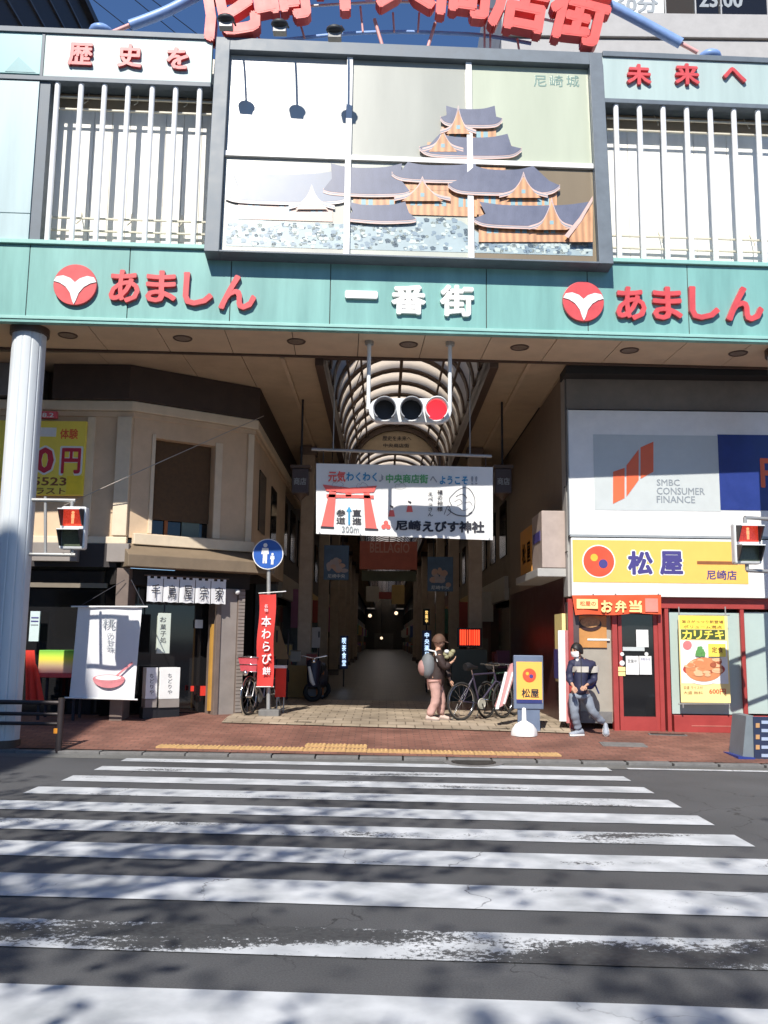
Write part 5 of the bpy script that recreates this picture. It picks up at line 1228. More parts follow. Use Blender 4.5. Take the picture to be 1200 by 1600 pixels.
# ================================================================== TRAFFIC SIGNALS
TK = 13.45
ts = thing('traffic_signal', tuple(W.hit(641, 660, TK)), 'white horizontal three lamp traffic signal hanging under the gate, its red lamp lit', 'traffic light')
q = W.box(576, 622, 706, 660, TK); zc = (q[2]+q[3])/2; hw = (q[1]-q[0])/2; xc_ = (q[0]+q[1])/2; hh_ = (q[3]-q[2])/2
pts = []
for sx in (1, -1):
    for i in range(9):
        an = R(-90+180*i/8) if sx > 0 else R(90+180*i/8); pts.append((xc_+sx*(hw-hh_)+hh_*math.cos(an), zc+hh_*math.sin(an)))
MB().poly(pts, TK-.0, TK+.14).build('housing', sigwhite, ts, bevel=.015)
for i, lx in enumerate((601, 642.5, 681.5)):
    h = W.hit(lx, 641, TK-.01); r = .155
    MB().disc(h.x, h.z, r+.022, TK-.03, TK-.001, 32).build('lens_ring', sigwhite, ts)
    ln = MB().disc(h.x, h.z, r, TK-.036, TK-.031, 32).build('lamp', redlit if i == 2 else black, ts)
    # hood: open cylinder, longer above
    vs = []; fs = []; n = 28
    for j in range(n+1):
        an = R(-50+280*j/n); s_ = max(0.0, math.sin(an)); dep = .08+.20*(s_*.5+.5)
        for rr in (r+.006, r+.024): vs += [(h.x+rr*math.cos(an), TK-.03, h.z+rr*math.sin(an)), (h.x+rr*math.cos(an), TK-.03-dep, h.z+rr*math.sin(an)-dep*.12)]
    for j in range(n):
        b0 = 4*j; fs += [(b0, b0+1, b0+5, b0+4), (b0+2, b0+6, b0+7, b0+3), (b0+1, b0+3, b0+7, b0+5)]
    mb = MB(); mb.add(vs, fs, True); mb.build('hood', sigwhite if i == 2 else mat('hood_dark_inside', (.30, .31, .33), .5), ts)
for px in (576, 703):
    x = W.hit(px, 600, TK+.07).x; MB().tube([(x, TK+.07, zc+.02), (x, TK+.07, ZB+.04)], .032, 12).build('hanger_pole', sigwhite, ts); MB().tube([(x, TK+.07, ZB-.03), (x, TK+.07, ZB+.035)], .07, 12).build('mount_plate', steel, ts)
def ped_signal(px0, py0, px1, py1, Y, lab, tilt=0):
    q = W.box(px0, py0, px1, py1, Y); w_, h_ = q[1]-q[0], q[3]-q[2]
    t = thing('pedestrian_signal', ((q[0]+q[1])/2, Y, q[2]), lab, 'traffic light', 'pedestrian signals')
    MB().box(q[0], q[1], Y, Y+.16, q[2], q[3]).build('housing', sigwhite, t, bevel=.03)
    for i, (za, zb2) in enumerate(((q[2]+h_*.54, q[3]-h_*.07), (q[2]+h_*.07, q[2]+h_*.46))):
        x0, x1 = q[0]+w_*.12, q[1]-w_*.12
        l_ = MB().box(x0, x1, Y-.006, Y-.001, za, zb2).build('lens', redped if i == 0 else greenoff, t)
        if i == 0:
            cx = (x0+x1)/2; zc2 = (za+zb2)/2; s_ = (zb2-za)
            mb = MB(); mb.disc(cx, zc2+s_*.30, s_*.09, Y-.010, Y-.006, 12); mb.box(cx-s_*.09, cx+s_*.09, Y-.0101, Y-.006, zc2-s_*.05, zc2+s_*.2); mb.box(cx-s_*.07, cx-s_*.01, Y-.0102, Y-.006, zc2-s_*.36, zc2-s_*.06); mb.box(cx+s_*.01, cx+s_*.07, Y-.0102, Y-.006, zc2-s_*.36, zc2-s_*.06); mb.build('standing_figure', figlit, l_)
        m2 = mat('hood_black', (.03, .03, .035), .5)
        MB().add([(x0-.02, Y, zb2+.015), (x1+.02, Y, zb2+.015), (x1+.02, Y-.20, zb2-.01), (x0-.02, Y-.20, zb2-.01), (x0-.02, Y, zb2), (x1+.02, Y, zb2), (x1+.02, Y-.20, zb2-.025), (x0-.02, Y-.20, zb2-.025)], [(0, 3, 2, 1), (4, 5, 6, 7), (3, 7, 6, 2), (0, 4, 7, 3), (1, 2, 6, 5)]).build('hood_top', sigwhite, t)
        for xx in (x0-.02, x1+.005): MB().add([(xx, Y, za), (xx, Y, zb2), (xx, Y-.20, zb2-.025), (xx, Y-.05, za), (xx+.015, Y, za), (xx+.015, Y, zb2), (xx+.015, Y-.20, zb2-.025), (xx+.015, Y-.05, za)], [(0, 3, 2, 1), (4, 5, 6, 7), (0, 4, 7, 3), (3, 7, 6, 2), (1, 2, 6, 5)]).build('hood_side', m2, t)
    return t, q
t, q = ped_signal(93, 791, 133, 858, 13.0, 'pedestrian signal with a red standing figure on arms from the left fluted column')
cx = cL.x
for pa, pb in (((46, 781), (118, 782)), ((46, 866), (118, 867))):
    A1, B1 = W.hit(*pa, 13.08), W.hit(*pb, 13.08); MB().tube([A1, B1], .028, 8).build('arm', steel, t)
A1, B1 = W.hit(71, 776, 13.1), W.hit(71, 868, 13.1); MB().tube([A1, B1], .024, 8).build('upright', steel, t)
for py in (781, 867): A1 = W.hit(113, py, 13.08); MB().tube([A1, (A1.x, 13.08, q[3] if py < 800 else q[2])], .026, 8).build('bracket', steel, t)
t, q = ped_signal(1148, 817, 1190, 881, 12.9, 'pedestrian signal with a red standing figure in front of the orange yellow restaurant sign')
for a_, b_, z_ in ((0, 1, q[3]+.09), (0, 1, q[2]-.09)):
    MB().tube([((q[0]+q[1])/2, 12.98, z_), (cR.x-.1, 13.3, z_)], .028, 8).build('arm', steel, t); MB().tube([((q[0]+q[1])/2, 12.98, z_), ((q[0]+q[1])/2, 12.98, q[3]-.02 if z_ > q[3] else q[2]+.02)], .03, 8).build('bracket', steel, t)
# button box and round fitting on the left column
h = W.hit(2, 1068, 13.0); t = thing('button_box', (h.x, 13.0, h.z-.2), 'dark rounded crossing button box at the left edge of the picture', 'button box')
MB().ball((h.x-.02, 13.05, h.z), .09, .06, .16, 16, 10).build('case', black, t); MB().ball((h.x+.01, 12.99, h.z), .025, .02, .025, 10, 6).build('button', offwhite, t); MB().box(h.x-.06, h.x+.02, 13.08, 13.2, h.z-.03, h.z+.03).build('bracket', steel, t)

# ================================================================== ROAD SIGN, FLAG
SY = 15.95
h = W.hit(419, 1112, SY); gz0 = zs(h.x, SY)
rsn = thing('pedestrian_road_sign', (h.x, SY, gz0), 'round blue sign with a white adult and child on a pole by the brick pillar', 'sign')
top = W.hit(419, 866, SY); rr = (W.hit(443, 866, SY)-top).length
MB().tube([(h.x, SY+.04, gz0), (top.x, SY+.04, top.z+rr*.8)], .035, 10).build('pole', steel, rsn)
MB().box(h.x-.16, h.x+.2, SY-.1, SY+.2, gz0-.01, gz0+.12).build('base_block', concrete, rsn, bevel=.02)
dsk = MB().disc(top.x, top.z, rr, SY-.03, SY, 36).build('disc', white, rsn); MB().disc(top.x, top.z, rr*.94, SY-.034, SY-.0301, 36).build('blue_face', mat('sign_bright_blue', (.02, .10, .42), .4), dsk)
def fig(mb, cx, cz, s, k):
    mb.disc(cx, cz+s*.44, s*.11, k-.004, k, 12); mb.poly([(cx-s*.16, cz+s*.30), (cx+s*.16, cz+s*.30), (cx+s*.19, cz-s*.02), (cx+s*.11, cz-s*.02), (cx+s*.10, cz-s*.5), (cx+s*.01, cz-s*.5), (cx, cz-s*.1), (cx-s*.03, cz-s*.5), (cx-s*.12, cz-s*.5), (cx-s*.11, cz-s*.02), (cx-s*.2, cz-s*.02)], k-.0041, k)
mb = MB(); fig(mb, top.x-rr*.18, top.z+rr*.02, rr*1.25, SY-.0342); fig(mb, top.x+rr*.30, top.z-rr*.32, rr*.72, SY-.0342); mb.build('adult_and_child_picture', white, dsk)
fk = SY-.10
fl = thing('red_flag', tuple(W.hit(415, 1075, fk)), 'tall narrow red vertical flag with white brush writing tied to the sign pole', 'flag')
a, b, c, d = W.hit(405, 929, fk), W.hit(431, 928, fk), W.hit(426, 1073, fk), W.hit(400, 1073, fk); vs = []; fs = []
for j in range(15):
    for i in range(6):
        u, v = i/5, j/14; p = (a*(1-u)+b*u)*(1-v)+(d*(1-u)+c*u)*v; vs.append((p.x+.012*math.sin(v*9), fk+.025*math.sin(v*8+u*2), p.z))
for j in range(14):
    for i in range(5): q = j*6+i; fs.append((q, q+6, q+7, q+1))
mb = MB(); mb.add(vs, fs, True); mb.build('cloth', rednobori, fl)
MB().tube([W.hit(404, 927, fk), W.hit(447, 924, fk)], .010, 6).build('top_rod', offwhite, fl); MB().tube([W.hit(400, 1073, fk), W.hit(428, 1073, fk)], .009, 6).build('bottom_rod', offwhite, fl)
vtext(fl, '本わらび', (408, 962, 424, 1040), W, fk-.03, whitecloth, .003, .02); vtext(fl, '名物', (413, 944, 419, 957), W, fk-.03, whitecloth, .003); vtext(fl, '餅', (410, 1042, 423, 1056), W, fk-.03, whitecloth, .003, .02)
h = W.hit(438, 1100, 16.6)
rc = thing('red_price_stand', (h.x, 16.6, zs(h.x, 16.6)), 'small red and white stand behind the red vertical flag', 'stand')
q = W.box(430, 1044, 446, 1098, 16.6); MB().box(q[0], q[1], 16.6, 16.7, q[2]+.1, q[3]).build('red_panel', redcloth, rc); MB().box(q[0]-.03, q[1]+.01, 16.56, 16.73, q[3], q[3]+.05).build('top_tray', offwhite, rc)
for x in (q[0]+.03, q[1]-.03): MB().tube([(x, 16.65, zs(x, 16.6)), (x, 16.65, q[2]+.12)], .015, 6).build('leg', steel, rc)

# ================================================================== STANDING SIGN WITH WATER BASE
K2 = 14.75
q = W.box(803, 1024, 849, 1106, K2)
sgn = thing('standing_restaurant_sign', ((q[0]+q[1])/2, K2, zs(2.3, K2)), 'yellow standing sign in a blue grey frame with a white plastic foot, beside the bicycles', 'sign')
frm = mat('blue_grey_frame', (.14, .18, .26), .4)
MB().box(q[0], q[1], K2, K2+.10, q[2]-.02, q[3]).build('frame', frm, sgn, bevel=.01)
fq = W.box(807, 1034, 847, 1098, K2); MB().box(fq[0], fq[1], K2-.006, K2, fq[2], fq[3]).build('yellow_face', mat('lit_yellow_face', (.95, .50, .10), .4, var=.03, emit=0), sgn)
bq = W.box(807, 1093, 847, 1099, K2); MB().box(bq[0], bq[1], K2-.008, K2-.006, bq[2], bq[3]).build('blue_strip', signblue, sgn)
emblem(sgn, 827, 1055, 10.5, W, K2-.008, False)
ptext(sgn, '松屋', (815, 1076, 842, 1090), W, K2-.007, ink, .004, .02)
gz1 = zs(2.3, K2)
MB().box(q[0]+.06, q[1]-.06, K2+.02, K2+.06, gz1, q[2]-.02).build('stem', frm, sgn)
hb_ = W.hit(819, 1135, K2-.3); bx = hb_.x; by = K2-.3; bz = zs(bx, by)
wb = thing('water_weight_base', (bx, by, bz), 'white domed plastic water weight base in front of the yellow standing sign', 'base')
vs = []; fs = []; prof = [(.20, 0), (.20, .04), (.185, .10), (.14, .17), (.07, .21), (.035, .23), (.03, .42), (0, .43)]; n = 24
for r_, z_ in prof:
    for j in range(n): a_ = 2*math.pi*j/n; k_ = r_*(1+.05*math.cos(6*a_)*(1 if z_ < .15 else 0)); vs.append((bx+k_*math.cos(a_), by+k_*math.sin(a_), bz+z_))
for i in range(len(prof)-1):
    for j in range(n): fs.append((i*n+j, i*n+(j+1) % n, (i+1)*n+(j+1) % n, (i+1)*n+j))
mb = MB(); mb.add(vs, fs, True); mb.build('tank', white, wb); MB().tube([(bx-.08, by-.1, bz+.15), (bx-.08, by-.1, bz+.19)], .025, 8).build('cap', offwhite, wb)
# leaning A frame beside the bicycles
K3 = 15.0
lf = thing('leaning_signboard', (W.hit(790, 1110, K3).x, K3, zs(2, K3)), 'pink and white signboard seen edge on, leaning behind the yellow standing sign', 'sign')
def slab(pp, k0, k1, nm, m): MB().ppoly(pp, k0, k1).build(nm, m, lf)
slab([(798, 1038), (803, 1036), (806, 1048), (790, 1100), (776, 1108), (774, 1104)], K3, K3+.12, 'pink_edge', mat('faded_pink_board', (.62, .30, .30), .6, var=.1))
slab([(789, 1050), (793, 1050), (779, 1108), (774, 1108)], K3-.02, K3-.001, 'white_rail', white); slab([(800, 1050), (803, 1050), (789, 1100), (786, 1100)], K3-.02, K3-.001, 'white_rail', white)

# ================================================================== GUARD RAIL, BARRIER
GK = 12.85
railbr = mat('rail_dark_brown', (.045, .035, .035), .45, .3, var=.15)
h = W.hit(92, 1160, GK); gr = thing('guard_rail', (h.x-1.5, GK, zs(h.x, GK)), 'dark brown pipe guard rail at the kerb in front of the left column', 'guard rail')
zt = W.hit(92, 1095, GK).z; z0 = zs(h.x, GK)
MB().tube([(h.x, GK, z0-.02), (h.x, GK, zt+.04)], .045, 12).build('post', railbr, gr)
MB().tube([(h.x-2.4, GK, z0-.02), (h.x-2.4, GK, zt+.04)], .045, 12).build('post', railbr, gr)
for py in (1098, 1116, 1131): z = W.hit(92, py, GK).z; MB().tube([(h.x-4.5, GK, z), (h.x, GK, z)], .026 if py > 1100 else .032, 10).build('rail', railbr, gr)
q = W.box(84, 1138, 91, 1146, GK-.03); MB().box(q[0], q[1], GK-.04, GK-.02, q[2], q[3]).build('reflector', mat('orange_reflector', (.8, .3, .03), .4), gr)
K4 = 12.75
h = W.hit(1178, 1194, K4); gb = zs(h.x, K4)
br = thing('folding_barrier_sign', (h.x, K4, gb), 'blue grey folding board with blue feet standing at the right edge by the kerb', 'sign')
slabm = mat('grey_plastic', (.17, .20, .22), .5, var=.1)
def sl(pp, k0, k1, nm, m): return MB().ppoly(pp, k0, k1).build(nm, m, br)
sl([(1166, 1119), (1177, 1118), (1178, 1190), (1160, 1188)], K4, K4+.5, 'side_panel', slabm)
sl([(1177, 1120), (1260, 1122), (1262, 1192), (1179, 1190)], K4-.02, K4+.04, 'front_panel', mat('navy_panel', (.02, .03, .07), .5, var=.2))
for i, y in enumerate((1126, 1139, 1152, 1165, 1178)): sl([(1190, y), (1255, y+1), (1255, y+6), (1190, y+5)], K4-.028, K4-.0205, 'white_strip', mat('pale_blue_strip', (.35, .42, .55), .5))
for y in (1130, 1148, 1164): sl([(1181, y), (1187, y), (1187, y+7), (1181, y+7)], K4-.026, K4-.0205, 'reflector', mat('amber_spot', (.5, .28, .12), .5))
sl([(1154, 1182), (1180, 1184), (1180, 1195), (1154, 1190)], K4-.06, K4+.5, 'foot', mat('blue_plastic', (.02, .04, .22), .5))
# ================================================================== WIRES
def wire(pts, r, lab, nm='overhead_wire', m=ink):
    mb = MB(); mb.tube(pts, r, 5); return mb.build(nm, m, None, lab, 'wire')
wire([W.hit(100, 790, 15.0), W.hit(250, 722, 14.6), W.hit(412, 650, 16.3)], .008, 'thin pale stay wire crossing the beige wall up to the gate ceiling', 'stay_wire', mat('wire_pale', (.4, .36, .32), .5))
for i, (a_, b_, lab) in enumerate((((140, -5), (222, 60), 'thin dark overhead wire against the sky nearest the dark roof edge'), ((205, -5), (292, 66), 'thin dark overhead wire in the middle of the three'), ((232, -5), (330, 70), 'thin dark overhead wire in the sky closest to the blue arch'))):
    wire([W.hit(a_[0]-80, a_[1]-66, 24), W.hit(*a_, 25), W.hit(*b_, 27), W.hit(b_[0]+300, b_[1]+250, 34)], .014, lab)

# ================================================================== BICYCLES
def bicycle(loc, head, label, fcol, scale=1.0, basket=None, steer=0.0, group='bicycles', bars='flat'):
    """local x = forward, z up; rear wheel contact at the origin"""
    t = thing('bicycle', tuple(loc), label, 'bicycle', group)
    F = Fr(tuple(loc), head); r = .33*scale; wbs = 1.02*scale
    M0 = F
    fm = fcol
    def wheel(x, name, ang=0.0):
        fr = Fr(tuple(F.M @ Vector((x, 0, 0))), head+ang)
        w_ = MB(fr).torus((0, 0, r), r-.02, .02, 'y', 36, 6).build(name, rubber, t)
        MB(fr).torus((0, 0, r), r-.045, .010, 'y', 36, 5).build('rim', chrome, w_)
        mb = MB(fr)
        for i in range(14):
            a_ = math.pi*2*i/14; mb.tube([(0, .02*(-1)**i, r), ((r-.045)*math.cos(a_), 0, r+(r-.045)*math.sin(a_))], .0022, 3, False)
        mb.tube([(0, -.05, r), (0, .05, r)], .022, 8); mb.build('spokes_and_hub', chrome, w_)
        return fr
    wheel(0, 'rear_wheel'); ff = wheel(wbs, 'front_wheel', steer)
    B = (.43*scale, 0, .28*scale); ST = (.27*scale, 0, .78*scale); HT = (.80*scale, 0, .80*scale); HB = (.84*scale, 0, .66*scale); RA = (0, 0, r); FA = (wbs, 0, r)
    mb = MB(F); mb.tube([B, ST], .016, 8); mb.tube([ST, HT], .016, 8); mb.tube([B, HB], .019, 8); mb.tube([HB, HT], .02, 8)
    for s_ in (-.05, .05): mb.tube([B, (0, s_, r)], .010, 6); mb.tube([(ST[0], 0, ST[2]-.06), (0, s_, r)], .009, 6)
    mb.build('frame', fm, t)
    mb = MB(F); mb.tube([HB, (HB[0]+.03, -.05, HB[2]-.02), (wbs, -.06, r)], .012, 6); mb.tube([HB, (HB[0]+.03, .05, HB[2]-.02), (wbs, .06, r)], .012, 6); mb.build('fork', fm, t)
    mb = MB(F); mb.tube([HT, (HT[0]-.02, 0, HT[2]+.14)], .014, 8)
    if bars == 'flat': mb.tube([(HT[0]-.04, -.29, HT[2]+.15), (HT[0]+.0, 0, HT[2]+.14), (HT[0]-.04, .29, HT[2]+.15)], .012, 8)
    else: mb.tube([(HT[0]-.22, -.26, HT[2]+.20), (HT[0]-.05, -.22, HT[2]+.22), (HT[0], 0, HT[2]+.16), (HT[0]-.05, .22, HT[2]+.22), (HT[0]-.22, .26, HT[2]+.20)], .012, 8)
    mb.build('handlebar', chrome, t)
    for s_ in (-1, 1):
        x_ = HT[0]-.04 if bars == 'flat' else HT[0]-.18; MB(F).tube([(x_-(.0 if bars == 'flat' else .06), s_*.20, HT[2]+(.15 if bars == 'flat' else .205)), (x_, s_*.30, HT[2]+(.15 if bars == 'flat' else .205))], .018, 8).build('grip', rubber, t)
    mb = MB(F); mb.tube([ST, (ST[0]-.03, 0, ST[2]+.10)], .013, 8); mb.build('seat_post', chrome, t)
    MB(F).tube([(ST[0]-.18, 0, ST[2]+.13), (ST[0]-.10, 0, ST[2]+.14), (ST[0]+.02, 0, ST[2]+.125), (ST[0]+.12, 0, ST[2]+.12)], [.065, .075, .035, .018], 10).build('saddle', black, t)
    cr = MB(F).torus((B[0], -.06, B[2]), .085, .010, 'y', 24, 5).disc(B[0], B[2], .07, -.066, -.058, 20).build('chainring', mat('chainring_pale', (.6, .58, .5), .4, .3), t)
    mb = MB(F); mb.tube([(B[0], -.075, B[2]), (B[0]+.06, -.08, B[2]-.15)], .010, 6); mb.box(B[0]+.02, B[0]+.11, -.17, -.08, B[2]-.17, B[2]-.145); mb.tube([(B[0], .055, B[2]), (B[0]-.06, .06, B[2]+.15)], .010, 6); mb.box(B[0]-.11, B[0]-.02, .07, .16, B[2]+.14, B[2]+.165); mb.build('crank', black, cr)
    MB(F).tube([(.0, .09, .28), (-.06, .17, .01)], .009, 6).build('kickstand', steel, t)
    if basket:
        o = Vector((HT[0]+.08, 0, HT[2]-.04)); w_, d_, h_ = .19, .26, .25; mb = MB(F)
        for z in (0, .5, 1):
            k_ = .8+.2*z; zz = o.z+h_*z
            mb.tube([(o.x, -w_*k_, zz), (o.x+d_*k_, -w_*k_, zz), (o.x+d_*k_, w_*k_, zz), (o.x, w_*k_, zz), (o.x, -w_*k_, zz)], .008, 5)
        mb.build('basket_wires', chrome, t)
        k_ = .9; mb = MB(F); mb.add([(o.x, -w_*.78, o.z), (o.x+d_*.78, -w_*.78, o.z), (o.x+d_*.78, w_*.78, o.z), (o.x, w_*.78, o.z), (o.x, -w_*.97, o.z+h_), (o.x+d_*.97, -w_*.97, o.z+h_), (o.x+d_*.97, w_*.97, o.z+h_), (o.x, w_*.97, o.z+h_)], [(0, 3, 2, 1), (0, 1, 5, 4), (1, 2, 6, 5), (2, 3, 7, 6), (3, 0, 4, 7)]); mb.build('basket', basket, t)
        MB(F).ball((o.x+d_+.06, 0, o.z-.02), .05, .05, .05, 12, 8).build('headlight', chrome, t)
        mb = MB(ff); mb.torus((0, 0, r), r+.015, .012, 'y', 30, 4); mb.build('mudguard', chrome, t)
    return t
def gp(x, y): return (x, y, zs(x, y)+.006)
a_ = W.hit(722, 1129, 15.6)
bicycle(gp(a_.x, 15.75), R(38), 'dark sports bicycle with a pale chainring parked nearest the stooping walker', mat('bike_dark_purple', (.05, .04, .07), .35), 1.0, steer=R(10))
a_ = W.hit(770, 1125, 16.4)
bicycle(gp(a_.x-.12, 16.35), R(52), 'black bicycle with green trim parked behind the leaning pink signboard', mat('bike_black_green', (.02, .05, .03), .35), 1.0, steer=R(-15))
a_ = W.hit(393, 1112, 17.0)
bicycle(gp(-2.02, 16.95), R(-107), 'city bicycle with a red front basket parked beside the brick pillar', mat('bike_silver', (.35, .35, .36), .3, .6), 1.0, basket=mat('basket_red', (.55, .08, .10), .5), bars='city')
# small machine and plants behind the bicycles
h = W.hit(745, 1080, 20.4)

# ================================================================== PEOPLE
def skin_body(name, J, E, m, parent, sub=2, root=0):
    """J = [(Vector, radius_x, radius_y)], E = edges; one continuous surface"""
    me = bpy.data.meshes.new(name); org = WL[parent.name]
    me.from_pydata([Vector(j[0])-org for j in J], E, []); o = bpy.data.objects.new(name, me); COL.objects.link(o)
    sk = o.modifiers.new('skin', 'SKIN'); sk.branch_smoothing = .4
    for i, j in enumerate(J):
        me.skin_vertices[0].data[i].radius = (j[1], j[2] if len(j) > 2 else j[1]); me.skin_vertices[0].data[i].use_root = (i == root)
    ss_ = o.modifiers.new('sub', 'SUBSURF'); ss_.levels = sub; ss_.render_levels = sub
    bpy.context.view_layer.update()
    m2 = bpy.data.meshes.new_from_object(o.evaluated_get(bpy.context.evaluated_depsgraph_get()))
    bpy.data.objects.remove(o); m2.name = name; m2.materials.clear(); m2.materials.append(m)
    for p in m2.polygons: p.use_smooth = True; p.material_index = 0
    if name in ('trousers', 'jacket'):
        from mathutils import noise
        m2.update()
        for v in m2.vertices:
            q = v.co*9.0; d = noise.noise(Vector((q.x*1.0, q.y, q.z*2.2)))*.016+noise.noise(v.co*24)*.006; v.co += v.normal*d
    return place(name, m2, org, parent)
skinm = mat('skin', (.52, .30, .20), .5, var=.06, scale=20)
hairm = mat('hair_black', (.012, .010, .010), .5, var=.2, scale=40)
eyem = mat('eye_dark', (.015, .01, .01), .3)
def hand(J, E, wrist_i, wrist, dirv, side, palm_n):
    """append a palm and five curled fingers to a skeleton"""
    d = Vector(dirv).normalized(); n_ = Vector(palm_n).normalized(); s_ = d.cross(n_).normalized()*side
    p = Vector(wrist)+d*.05; J.append((p, .024, .016)); pi = len(J)-1; E.append((wrist_i, pi))
    for i, (off, ln) in enumerate(((-.028, .062), (-.010, .072), (.009, .068), (.027, .055))):
        b = p+d*.035+s_*off; J.append((b, .0105, .010)); bi = len(J)-1; E.append((pi, bi))
        m_ = b+d*ln*.5+n_*ln*.18; J.append((m_, .0090)); E.append((bi, bi+1)); e_ = m_+d*ln*.3+n_*ln*.42; J.append((e_, .0075)); E.append((bi+1, bi+2))
    b = p-s_*.03+n_*.012-d*.01; J.append((b, .011)); bi = len(J)-1; E.append((pi, bi)); J.append((b+d*.03-s_*.012+n_*.014, .0095)); E.append((bi, bi+1)); J.append((b+d*.052-s_*.006+n_*.022, .008)); E.append((bi+1, bi+2))
def head(parent, c, yaw, r=.105, tilt=0.0):
    """head turned by yaw (0 = towards the camera), with ears, nose, brows, eyes and mouth"""
    fr = Fr(tuple(c), yaw); fr.M = fr.M @ Matrix.Rotation(tilt, 4, 'X'); fr.I = fr.M.inverted()
    mb = MB(fr); vs = []; fs = []; n, m_ = 24, 16
    for i in range(m_+1):
        a_ = math.pi*i/m_; z = math.cos(a_)*r*1.18
        for j in range(n):
            b_ = 2*math.pi*j/n; w_ = math.sin(a_)*r*(.80 if z > -.2*r else .80-.34*min(1, (-z-.2*r)/r)); dd = math.sin(a_)*r*(.98 if z > -.2*r else .98-.22*min(1, (-z-.2*r)/r))
            x = w_*math.cos(b_); y = dd*math.sin(b_)
            if y < 0 and abs(x) < .16*r*1.2 and -.30*r < z < .12*r: y -= .17*r*(1-abs(x)/(.2*r))*(.12*r-z)/(.42*r)
            if y < 0 and .10*r < z < .28*r and .18*r < abs(x) < .5*r: y += .05*r
            vs.append((x, y, z))
    for i in range(m_):
        for j in range(n): fs.append((i*n+j, (i+1)*n+j, (i+1)*n+(j+1) % n, i*n+(j+1) % n))
    mb.add(vs, fs, True)
    for s_ in (-1, 1): mb.ball((s_*r*.80, .01, -.02*r), .012, .022, .033, 8, 6)
    hd = mb.build('head', skinm, parent)
    mb = MB(fr)
    for s_ in (-1, 1): mb.ball((s_*.34*r, -.86*r, .16*r), .14*r, .07*r, .07*r, 8, 6)
    mb.build('eyes', eyem, hd)
    mb = MB(fr)
    for s_ in (-1, 1): mb.box(s_*.34*r-.16*r, s_*.34*r+.16*r, -.95*r, -.86*r, .33*r, .38*r)
    mb.build('eyebrows', hairm, hd); mb = MB(fr); mb.ball((0, -.80*r, -.58*r), .20*r, .06*r, .045*r, 8, 6); mb.build('mouth', mat('lips', (.36, .14, .11), .5), hd)
    return fr, hd
def hair_cap(fr, r, parent, m, low=-.55, fringe=.45, vol=1.1):
    vs = []; fs = []; n, m_ = 26, 12; rr = random.Random(2)
    for i in range(m_+1):
        for j in range(n):
            b_ = 2*math.pi*j/n; front = max(0, -math.sin(b_)); lo = low*(1-front)+fringe*front+.06*math.sin(j*2.7)
            amax = math.acos(max(-1, min(1, lo/1.25))); a_ = amax*i/m_
            k_ = vol*(1+rr.uniform(-.02, .03)); vs.append((math.sin(a_)*r*.86*k_*math.cos(b_), math.sin(a_)*r*1.04*k_*math.sin(b_)+.006, math.cos(a_)*r*1.22*k_))
    for i in range(m_):
        for j in range(n): fs.append((i*n+j, (i+1)*n+j, (i+1)*n+(j+1) % n, i*n+(j+1) % n))
    mb = MB(fr); mb.add(vs, fs, True); o = mb.build('hair', m, parent); so_ = o.modifiers.new('thick', 'SOLIDIFY'); so_.thickness = .012; so_.offset = -1; return o
def shoe(name, heel, toe, m, sole, parent, w_=.045):
    h_, t_ = Vector(heel), Vector(toe); d = (t_-h_); L = d.length; up = Vector((0, 0, 1)); s_ = d.cross(up).normalized() if d.cross(up).length > 1e-4 else Vector((1, 0, 0)); u = s_.cross(d).normalized(); d.normalize()
    def ring(f, hw, ht, z0=0): 
        c = h_+d*L*f; return [c+s_*hw*math.cos(a_)+u*(z0+ht*max(0, math.sin(a_))) for a_ in [math.pi*2*i/12 for i in range(12)]]
    prof = [(0.0, .028, .05), (.08, .038, .085), (.25, .042, .095), (.42, .042, .075), (.6, .048, .055), (.8, .05, .045), (.95, .036, .035), (1.0, .015, .02)]
    vs = []; fs = []
    for f, a_, b_ in prof: vs += ring(f, a_, b_, .022)
    for i in range(len(prof)-1):
        for j in range(12): fs.append((i*12+j, i*12+(j+1) % 12, (i+1)*12+(j+1) % 12, (i+1)*12+j))
    fs += [tuple(range(11, -1, -1)), tuple(range(len(vs)-12, len(vs)))]
    o = MB().add(vs, fs, True).build(name, m, parent)
    vs = []; fs = []; pts = [(0, .026), (.05, .038), (.3, .044), (.6, .051), (.85, .050), (.97, .03), (1.01, .01)]
    for f, hw in pts:
        c = h_+d*L*f; vs += [c-s_*hw, c+s_*hw, c+s_*hw+u*.026, c-s_*hw+u*.026]
    for i in range(len(pts)-1):
        b = 4*i; fs += [(b, b+1, b+5, b+4), (b+1, b+2, b+6, b+5), (b+2, b+3, b+7, b+6), (b+3, b, b+4, b+7)]
    MB().add(vs, fs).build('sole', sole, o); return o

# masked man, leaning forward beside the restaurant door
Y0 = 14.5
def pj(x, y, dy=0.0): return W.hit(x, y, Y0+dy)
foot = pj(905, 1150); mn = thing('person', (foot.x, Y0, zs(foot.x, Y0)), 'person in a white face mask and navy striped jacket beside the red door', 'person', None)
gz_ = zs(foot.x, Y0)
hc = pj(901, 1017, -.05)
fr, hd = head(mn, hc, R(-52), .098, R(8)); hair_cap(fr, .098, mn, hairm, -.5, .55, 1.10)
mk = []; MBm = MB(fr); r = .098; vs = []; fs = []
for i in range(7):
    for j in range(9):
        a_ = R(-90-62+124*j/8); zf = .02-.86*i/6; rad = (1.02-.18*max(0, -zf-.35))*(.86+.14*abs(math.sin(a_)))+.14*math.exp(-((j-4)/1.8)**2)*(1-abs(i-2.5)/4)
        vs.append((r*.92*rad*math.cos(a_), r*1.04*rad*math.sin(a_), r*zf))
for i in range(6):
    for j in range(8): q = i*9+j; fs.append((q, q+9, q+10, q+1))
